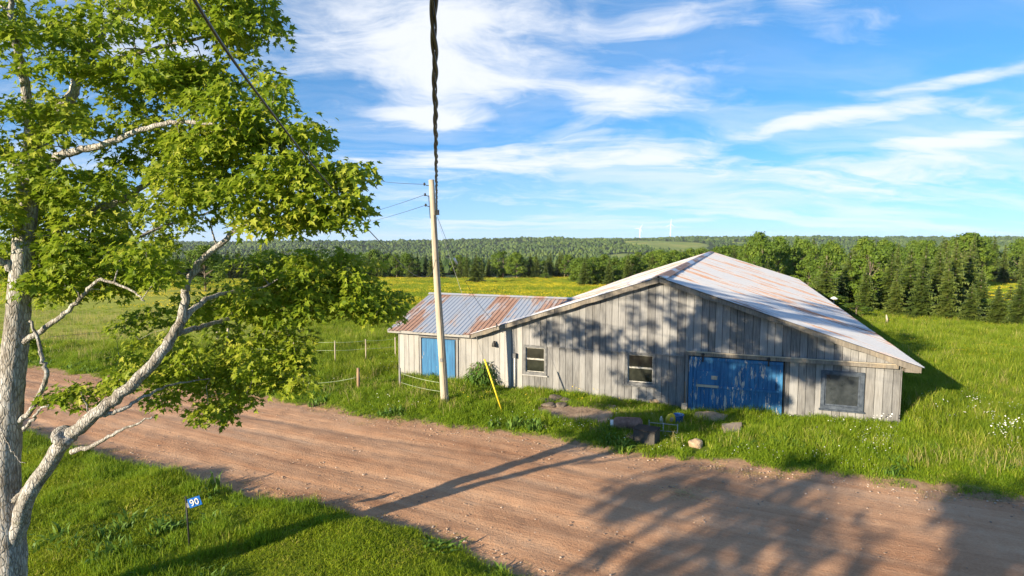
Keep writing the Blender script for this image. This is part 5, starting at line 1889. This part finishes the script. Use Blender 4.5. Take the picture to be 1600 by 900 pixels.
for k in range(14):
    a = k / 14 * 6.28
    b.tube([(0.06 * math.cos(a), 0.05 * math.sin(a), -0.1), (0.25 * math.cos(a), 0.2 * math.sin(a), 0.6), (0.5 * math.cos(a), 0.35 * math.sin(a), 1.05)], [0.02, 0.014, 0.006], 5)
b.build('stems', M['brown_wood'], bu)

# ------------------------------------------------------------------ grass and flowers (stuff)
def clump(name, nb, rad, h0, h1, wid, mat, seed, lean=0.5, heads=0.0):
    r = np.random.default_rng(seed)
    V, Fc, A = [], [], []
    for i in range(nb):
        a, q = r.uniform(0, 6.28), rad * math.sqrt(r.random())
        x, y = q * math.cos(a), q * math.sin(a)
        h = r.uniform(h0, h1)
        da = r.uniform(0, 6.28)
        ln = lean * h * r.uniform(0.2, 1.0)
        dx, dy = math.cos(da) * ln, math.sin(da) * ln
        sa = r.uniform(0, 6.28)
        sx, sy = math.cos(sa) * wid * 0.5, math.sin(sa) * wid * 0.5
        k = len(V)
        V += [(x - sx, y - sy, -0.04), (x + sx, y + sy, -0.04), (x + dx * 0.35 - sx * 0.8, y + dy * 0.35 - sy * 0.8, h * 0.6), (x + dx * 0.35 + sx * 0.8, y + dy * 0.35 + sy * 0.8, h * 0.6), (x + dx, y + dy, h * (0.95 - 0.25 * ln / h))]
        Fc += [(k, k + 1, k + 3), (k, k + 3, k + 2), (k + 2, k + 3, k + 4)]
        A += [r.uniform(0, 1) ** 1.3] * 5
    me_ = np_mesh(name, np.array(V), np.array(Fc), {'rnd': np.array(A)})
    me_.materials.append(mat)
    return bpy.data.objects.new(name, me_)


def flower_clump(name, n_, rad, h0, h1, fr, mat, seed):
    r = np.random.default_rng(seed)
    b = MB()
    for i in range(n_):
        a, q = r.uniform(0, 6.28), rad * math.sqrt(r.random())
        x, y, h = q * math.cos(a), q * math.sin(a), r.uniform(h0, h1)
        tilt = Vector((r.uniform(-0.6, 0.4), r.uniform(-0.9, 0.1), 0.8)).normalized()
        u = tilt.orthogonal().normalized(); v = tilt.cross(u)
        c = Vector((x, y, h))
        b.add([c + (u * math.cos(k / 8 * 6.283) + v * math.sin(k / 8 * 6.283)) * fr * (1 if k % 2 else 0.7) for k in range(8)] + [c - tilt * fr * 0.4], [tuple(range(8))] + [(k, 8, (k + 1) % 8) for k in range(8)])
    me_ = b.mesh(name)
    me_.materials.append(mat)
    return bpy.data.objects.new(name, me_)


def scatter(name, pts, scl, proto, label, cat, seed):
    """stuff: one object whose points carry copies of a clump"""
    n_ = len(pts)
    if n_ == 0:
        return
    r = np.random.default_rng(seed)
    me_ = bpy.data.meshes.new(name)
    me_.vertices.add(n_)
    me_.vertices.foreach_set('co', np.asarray(pts, np.float32).ravel())
    a = me_.attributes.new('scl', 'FLOAT_VECTOR', 'POINT')
    a.data.foreach_set('vector', np.asarray(scl, np.float32).ravel())
    a = me_.attributes.new('rot', 'FLOAT_VECTOR', 'POINT')
    rot = np.stack([r.normal(0, 0.09, n_), r.normal(0, 0.09, n_), r.uniform(0, 6.28, n_)], 1)
    a.data.foreach_set('vector', rot.astype(np.float32).ravel())
    me_.update()
    o = link(name, me_)
    ng = bpy.data.node_groups.new(name, 'GeometryNodeTree')
    ng.interface.new_socket('Geometry', in_out='INPUT', socket_type='NodeSocketGeometry')
    ng.interface.new_socket('Geometry', in_out='OUTPUT', socket_type='NodeSocketGeometry')
    gi, go = ng.nodes.new('NodeGroupInput'), ng.nodes.new('NodeGroupOutput')
    iop = ng.nodes.new('GeometryNodeInstanceOnPoints')
    oi = ng.nodes.new('GeometryNodeObjectInfo')
    oi.inputs['Object'].default_value = proto
    oi.inputs['As Instance'].default_value = True
    ns = ng.nodes.new('GeometryNodeInputNamedAttribute'); ns.data_type = 'FLOAT_VECTOR'; ns.inputs['Name'].default_value = 'scl'
    nr_ = ng.nodes.new('GeometryNodeInputNamedAttribute'); nr_.data_type = 'FLOAT_VECTOR'; nr_.inputs['Name'].default_value = 'rot'
    er = ng.nodes.new('FunctionNodeEulerToRotation')
    L = ng.links
    L.new(gi.outputs[0], iop.inputs['Points'])
    L.new(oi.outputs['Geometry'], iop.inputs['Instance'])
    L.new(nr_.outputs['Attribute'], er.inputs[0])
    L.new(er.outputs[0], iop.inputs['Rotation'])
    L.new(ns.outputs['Attribute'], iop.inputs['Scale'])
    L.new(iop.outputs[0], go.inputs[0])
    md = o.modifiers.new('scatter', 'NODES')
    md.node_group = ng
    tag(o, label, cat, kind='stuff')
    return o


def inbarn(x, y, m=0.0):
    dx, dy = x - BORG.x, y - BORG.y
    ca, sa = math.cos(-BA), math.sin(-BA)
    lx, ly = dx * ca - dy * sa, dx * sa + dy * ca
    main = (lx > -15.6 - m) & (lx < 0.02 + m) & (ly > -0.06 - m) & (ly < BLEN)
    ann = (lx > XL - m) & (lx < -15 + m) & (ly > -0.06 - m) & (ly < 7.6)
    return main | ann, lx, ly


def pick(n_, y0_, y1_, k0, k1, r, power=1.0):
    """random ground points inside the view wedge"""
    y = y0_ + (y1_ - y0_) * r.uniform(0, 1, n_) ** power
    x = r.uniform(k0, k1, n_) * (y + 1.5)
    return x, y


def put(x, y, r, s0, s1, hk=None, keep=None):
    ok = (road_sd(x, y) > 0.05) & ~inbarn(x, y)[0]
    for (cx, cy, cr_) in CLEAR:
        ok &= ((x - cx) ** 2 + (y - cy) ** 2) > cr_ ** 2
    if keep is not None:
        ok &= keep
    x, y = x[ok], y[ok]
    z = terrain(x, y)
    lx_, ly_ = inbarn(x, y)[1:]
    yard = np.clip((ly_ + 5.0) / 2.5, 0, 1) * (ly_ < 0.1) * (lx_ > -14.5) * (lx_ < 0.3) * np.clip(0.75 - 0.9 * vnoise(x / 0.9, y / 0.9, 35), 0, 1)
    s = r.uniform(s0, s1, len(x))
    h = s * (1 + 0.35 * vnoise(x / 1.7, y / 1.7, 31)) * (1 + 0.25 * vnoise(x / 0.6, y / 0.6, 32))
    h = h * (1 - 0.42 * yard)
    if hk is not None:
        h = h * (hk[ok] if hasattr(hk, '__len__') else hk)
    return np.stack([x, y, z - 0.01], 1), np.stack([s, s, h], 1)


rg = np.random.default_rng(77)
P1 = [clump('lawn_clump', 34, 0.13, 0.05, 0.15, 0.010, M['lawn'], s, 0.9) for s in (1, 2)]
P2 = [clump('verge_clump', 34, 0.16, 0.12, 0.34, 0.012, M['verge'], s, 0.7) for s in (3, 4)]
P3 = [clump('meadow_clump', 40, 0.30, 0.25, 0.62, 0.016, M['meadow'], s, 0.6) for s in (5, 6)]
P4 = [clump('field_clump', 60, 0.9, 0.25, 0.62, 0.05, M['meadow'], s, 0.6) for s in (7,)]
# near lawn on this side of the road
for i, pr in enumerate(P1):
    x, y = pick(26000, 6.5, 21.0, -1.05, 0.30, rg)
    k = (y < road_near(x))
    tuft = np.clip(1 + 0.8 * vnoise(x / 1.3, y / 1.3, 41 + 0 * i), 0.5, 2)
    pts, sc = put(x, y, rg, 0.8, 1.4, tuft, k)
    scatter('lawn_grass', pts, sc, pr, 'short green lawn grass on the near side of the road', 'grass', i)
# longer tufts round the sign and the maple
x, y = pick(9000, 6.5, 20.0, -1.05, 0.10, rg)
k = (y < road_near(x)) & ((vnoise(x / 1.1, y / 1.1, 43) > 0.25) | (road_near(x) - y < 1.0) & (x < -4))
pts, sc = put(x, y, rg, 0.6, 1.1, None, k)
scatter('lawn_tufts', pts, sc, P2[0], 'longer grass tufts in the near lawn and along its road edge', 'grass', 3)
# verge between road and barn
for i, pr in enumerate(P2):
    x, y = pick(30000, 12.0, 36.0, -1.0, 1.02, rg, 0.9)
    sdv_ = road_sd(x, y)
    k = (y > road_far(x)) & (rg.uniform(0, 1, len(x)) < np.clip(sdv_ / 0.8, 0.12, 1))
    pts, sc = put(x, y, rg, 0.8, 1.35, np.clip(sdv_ / 1.6, 0.35, 1.15), k)
    scatter('verge_grass', pts, sc, pr, 'green verge grass between the dirt road and the barn', 'grass', 10 + i)
# tall meadow grass: right of the barn and left pasture
for i, pr in enumerate(P3):
    x, y = pick(26000, 14.0, 72.0, -1.0, 1.02, rg, 0.9)
    ib, lx, ly = inbarn(x, y)
    tallness = np.clip((road_sd(x, y) - 1.2) / 2.5, 0, 1)
    inyard = (lx > XL - 1) & (lx < 0.3) & (ly < 0)
    k = (y > road_far(x)) & (tallness > 0.1) & ~inyard
    hk = np.clip(tallness, 0.4, 1)
    k &= rg.uniform(0, 1, len(x)) > mown(x, y) * 0.93
    hk = hk * (1 - 0.6 * mown(x, y))
    pts, sc = put(x, y, rg, 0.75, 1.25, hk, k)
    scatter('meadow_grass', pts, sc, pr, 'tall green meadow grass round the barn', 'grass', 20 + i)
# tall grass against the walls
x, y = pick(9000, 15.0, 32.0, -0.4, 0.75, rg)
ib, lx, ly = inbarn(x, y)
k = (lx > XL - 0.5) & (lx < 0.6) & (ly > -0.75) & (ly < 0) & ~((lx > -6.8) & (lx < -4.5))
k &= (vnoise(x / 0.8, y / 0.8, 36) > -0.35)
pts, sc = put(x, y, rg, 0.6, 1.2, 1.1, k)
scatter('wall_grass', pts, sc, P2[1], 'longer grass growing along the foot of the barn wall', 'grass', 27)
# dry stalks and seed heads
P6 = clump('stalk_clump', 9, 0.22, 0.35, 0.75, 0.010, M['dry'], 19, 0.5)
x, y = pick(7000, 12.0, 62.0, -1.0, 1.02, rg)
k = (y > road_far(x)) & (road_sd(x, y) > 1.0) & (vnoise(x / 3, y / 3, 83) > -0.1)
pts, sc = put(x, y, rg, 0.7, 1.2, None, k)
scatter('dry_stalks', pts, sc, P6, 'dry straw-coloured stalks standing in the meadow grass', 'grass', 29)
P7 = clump('dry_tuft', 20, 0.12, 0.03, 0.10, 0.008, M['dry'], 20, 1.2)
x, y = pick(26000, 8.0, 32.0, -1.0, 1.0, rg)
q_ = road_sd(x, y)
k = (q_ > -0.55) & (q_ < 0.45) & (vnoise(x / 0.9, y / 0.9, 84) > -0.05)
x, y = x[k], y[k]
s_ = rg.uniform(0.5, 1.2, len(x))
scatter('road_fringe', np.stack([x, y, np.maximum(terrain(x, y), -0.05)], 1), np.stack([s_, s_, s_], 1), P7, 'thin dry grass fringing the edges of the dirt road', 'grass', 31)
# broad-leaved weeds in the verge and lawn
P5 = clump('weed_clump', 26, 0.20, 0.08, 0.30, 0.055, M['bush_leaf'], 9, 1.2)
x, y = pick(9000, 7.0, 36.0, -1.0, 1.0, rg)
k = (vnoise(x / 1.5, y / 1.5, 81) > 0.30) & ((y > road_far(x) + 0.5) | (rg.uniform(0, 1, len(x)) < 0.2))
pts, sc = put(x, y, rg, 0.7, 1.3, None, k)
scatter('verge_weeds', pts, sc, P5, 'broad-leaved weeds mixed into the verge and lawn', 'weeds', 28)
# far field
x, y = pick(30000, 60.0, 256.0, -0.95, 1.0, rg, 1.0)
pts, sc = put(x, y, rg, 0.8, 1.5, 0.7, mown(x, y) < 0.3)
scatter('field_grass', pts, sc, P4[0], 'grass of the wide field running down to the tree line', 'grass', 30)
# flowers
D1 = flower_clump('daisy_clump', 4, 0.32, 0.35, 0.60, 0.030, M['petal_white'], 3)
D2 = flower_clump('clover_clump', 4, 0.25, 0.12, 0.30, 0.016, M['petal_white'], 4)
D3 = flower_clump('buttercup_clump', 16, 0.9, 0.45, 0.70, 0.05, M['petal_yellow'], 5)
D4 = flower_clump('buttercup_small_clump', 5, 0.35, 0.35, 0.65, 0.022, M['petal_yellow'], 6)
dp = []
for (u, v, su, sv_, n_) in ((1545, 668, 30, 9, 9), (1580, 690, 18, 14, 12), (1500, 642, 22, 8, 3), (1372, 676, 10, 4, 3), (1560, 700, 20, 10, 3), (1520, 655, 12, 5, 3)):
    for _ in range(n_):
        p = gpix(random.gauss(u, su), random.gauss(v, sv_))
        dp.append((p.x, p.y))
dp = np.array(dp)
pts, sc = put(dp[:, 0], dp[:, 1], rg, 0.7, 1.2)
sc[:, 2] = rg.uniform(0.9, 1.25, len(sc)); sc[:, :2] = 1
scatter('daisies', pts, sc, D1, 'white daisies in the tall grass at the right edge', 'flowers', 41)
x, y = pick(2600, 13.0, 34.0, -0.6, 1.0, rg)
k = (y > road_far(x)) & (vnoise(x / 2.2, y / 2.2, 61) > 0.05) & (road_sd(x, y) > 0.4)
pts, sc = put(x, y, rg, 0.8, 1.2, None, k)
sc[:] = rg.uniform(0.8, 1.2, (len(sc), 1))
scatter('clover_flowers', pts, sc, D2, 'small white clover flowers dotted through the verge', 'flowers', 42)
x, y = pick(17000, 62.0, 256.0, -0.95, 1.0, rg)
k = vnoise(x / 26, y / 9, 71) + 0.5 * vnoise(x / 9, y / 5, 72) + np.clip((y - 120) / 200, -0.4, 0.35) > 0.0
pts, sc = put(x, y, rg, 0.9, 1.3, None, k)
sc[:] = rg.uniform(0.8, 1.2, (len(sc), 1))
scatter('field_buttercups', pts, sc, D3, 'yellow buttercups colouring the wide field', 'flowers', 43)
x, y = pick(2500, 22.0, 64.0, -0.9, 1.0, rg)
k = (y > road_far(x) + 2) & (vnoise(x / 5, y / 4, 73) > 0.25)
pts, sc = put(x, y, rg, 0.9, 1.2, None, k)
sc[:] = rg.uniform(0.8, 1.2, (len(sc), 1))
scatter('meadow_buttercups', pts, sc, D4, 'scattered buttercups in the meadow near the barn', 'flowers', 44)
# pebbles on the road
bm = bmesh.new(); bmesh.ops.create_icosphere(bm, subdivisions=1, radius=0.022)
for v in bm.verts:
    v.co *= random.uniform(0.75, 1.2); v.co.z *= 0.6
pm = bpy.data.meshes.new('pebble'); bm.to_mesh(pm); bm.free()
M['pebble'] = material('pebble', lambda n: principled(n, n.ramp(rnd_obj(n), [(0.0, (0.24, 0.17, 0.13)), (0.6, (0.38, 0.27, 0.19)), (1.0, (0.52, 0.43, 0.35))]), 0.9))
pm.materials.append(M['pebble'])
pebble = bpy.data.objects.new('pebble', pm)
x, y = pick(34000, 8.0, 30.0, -0.95, 0.95, rg)
k = (road_sd(x, y) < 0.1) & (rg.uniform(0, 1, len(x)) < 0.08 + 0.5 * np.clip(vnoise(x / 2.5, y / 0.9, 91), 0, 1) + 0.75 * (np.abs(road_sd(x, y)) < 0.6))
x, y = x[k], y[k]
s = rg.uniform(0.3, 1.0, len(x)) ** 2 * 1.3 + 0.15
scatter('road_pebbles', np.stack([x, y, np.full(len(x), -0.015)], 1), np.stack([s, s, s], 1), pebble, 'small stones scattered on the dirt road', 'pebbles', 50)

# ------------------------------------------------------------------ haze
hm = bpy.data.materials.new('haze')
hm.use_nodes = True
hn = NT(hm.node_tree)
hn.n.clear()
ho = hn.add('ShaderNodeOutputMaterial')
pvn = hn.add('ShaderNodeVolumePrincipled')
pvn.inputs['Color'].default_value = (0.80, 0.88, 1.0, 1)
pvn.inputs['Density'].default_value = 0.00004
pvn.inputs['Anisotropy'].default_value = 0.0
hn.l.new(pvn.outputs[0], ho.inputs['Volume'])
b = MB()
b.box(-14500, 14500, -400, 15500, -160, 140)
tag(b.build('haze', hm), 'thin blue evening haze over the distance', 'haze', kind='stuff')
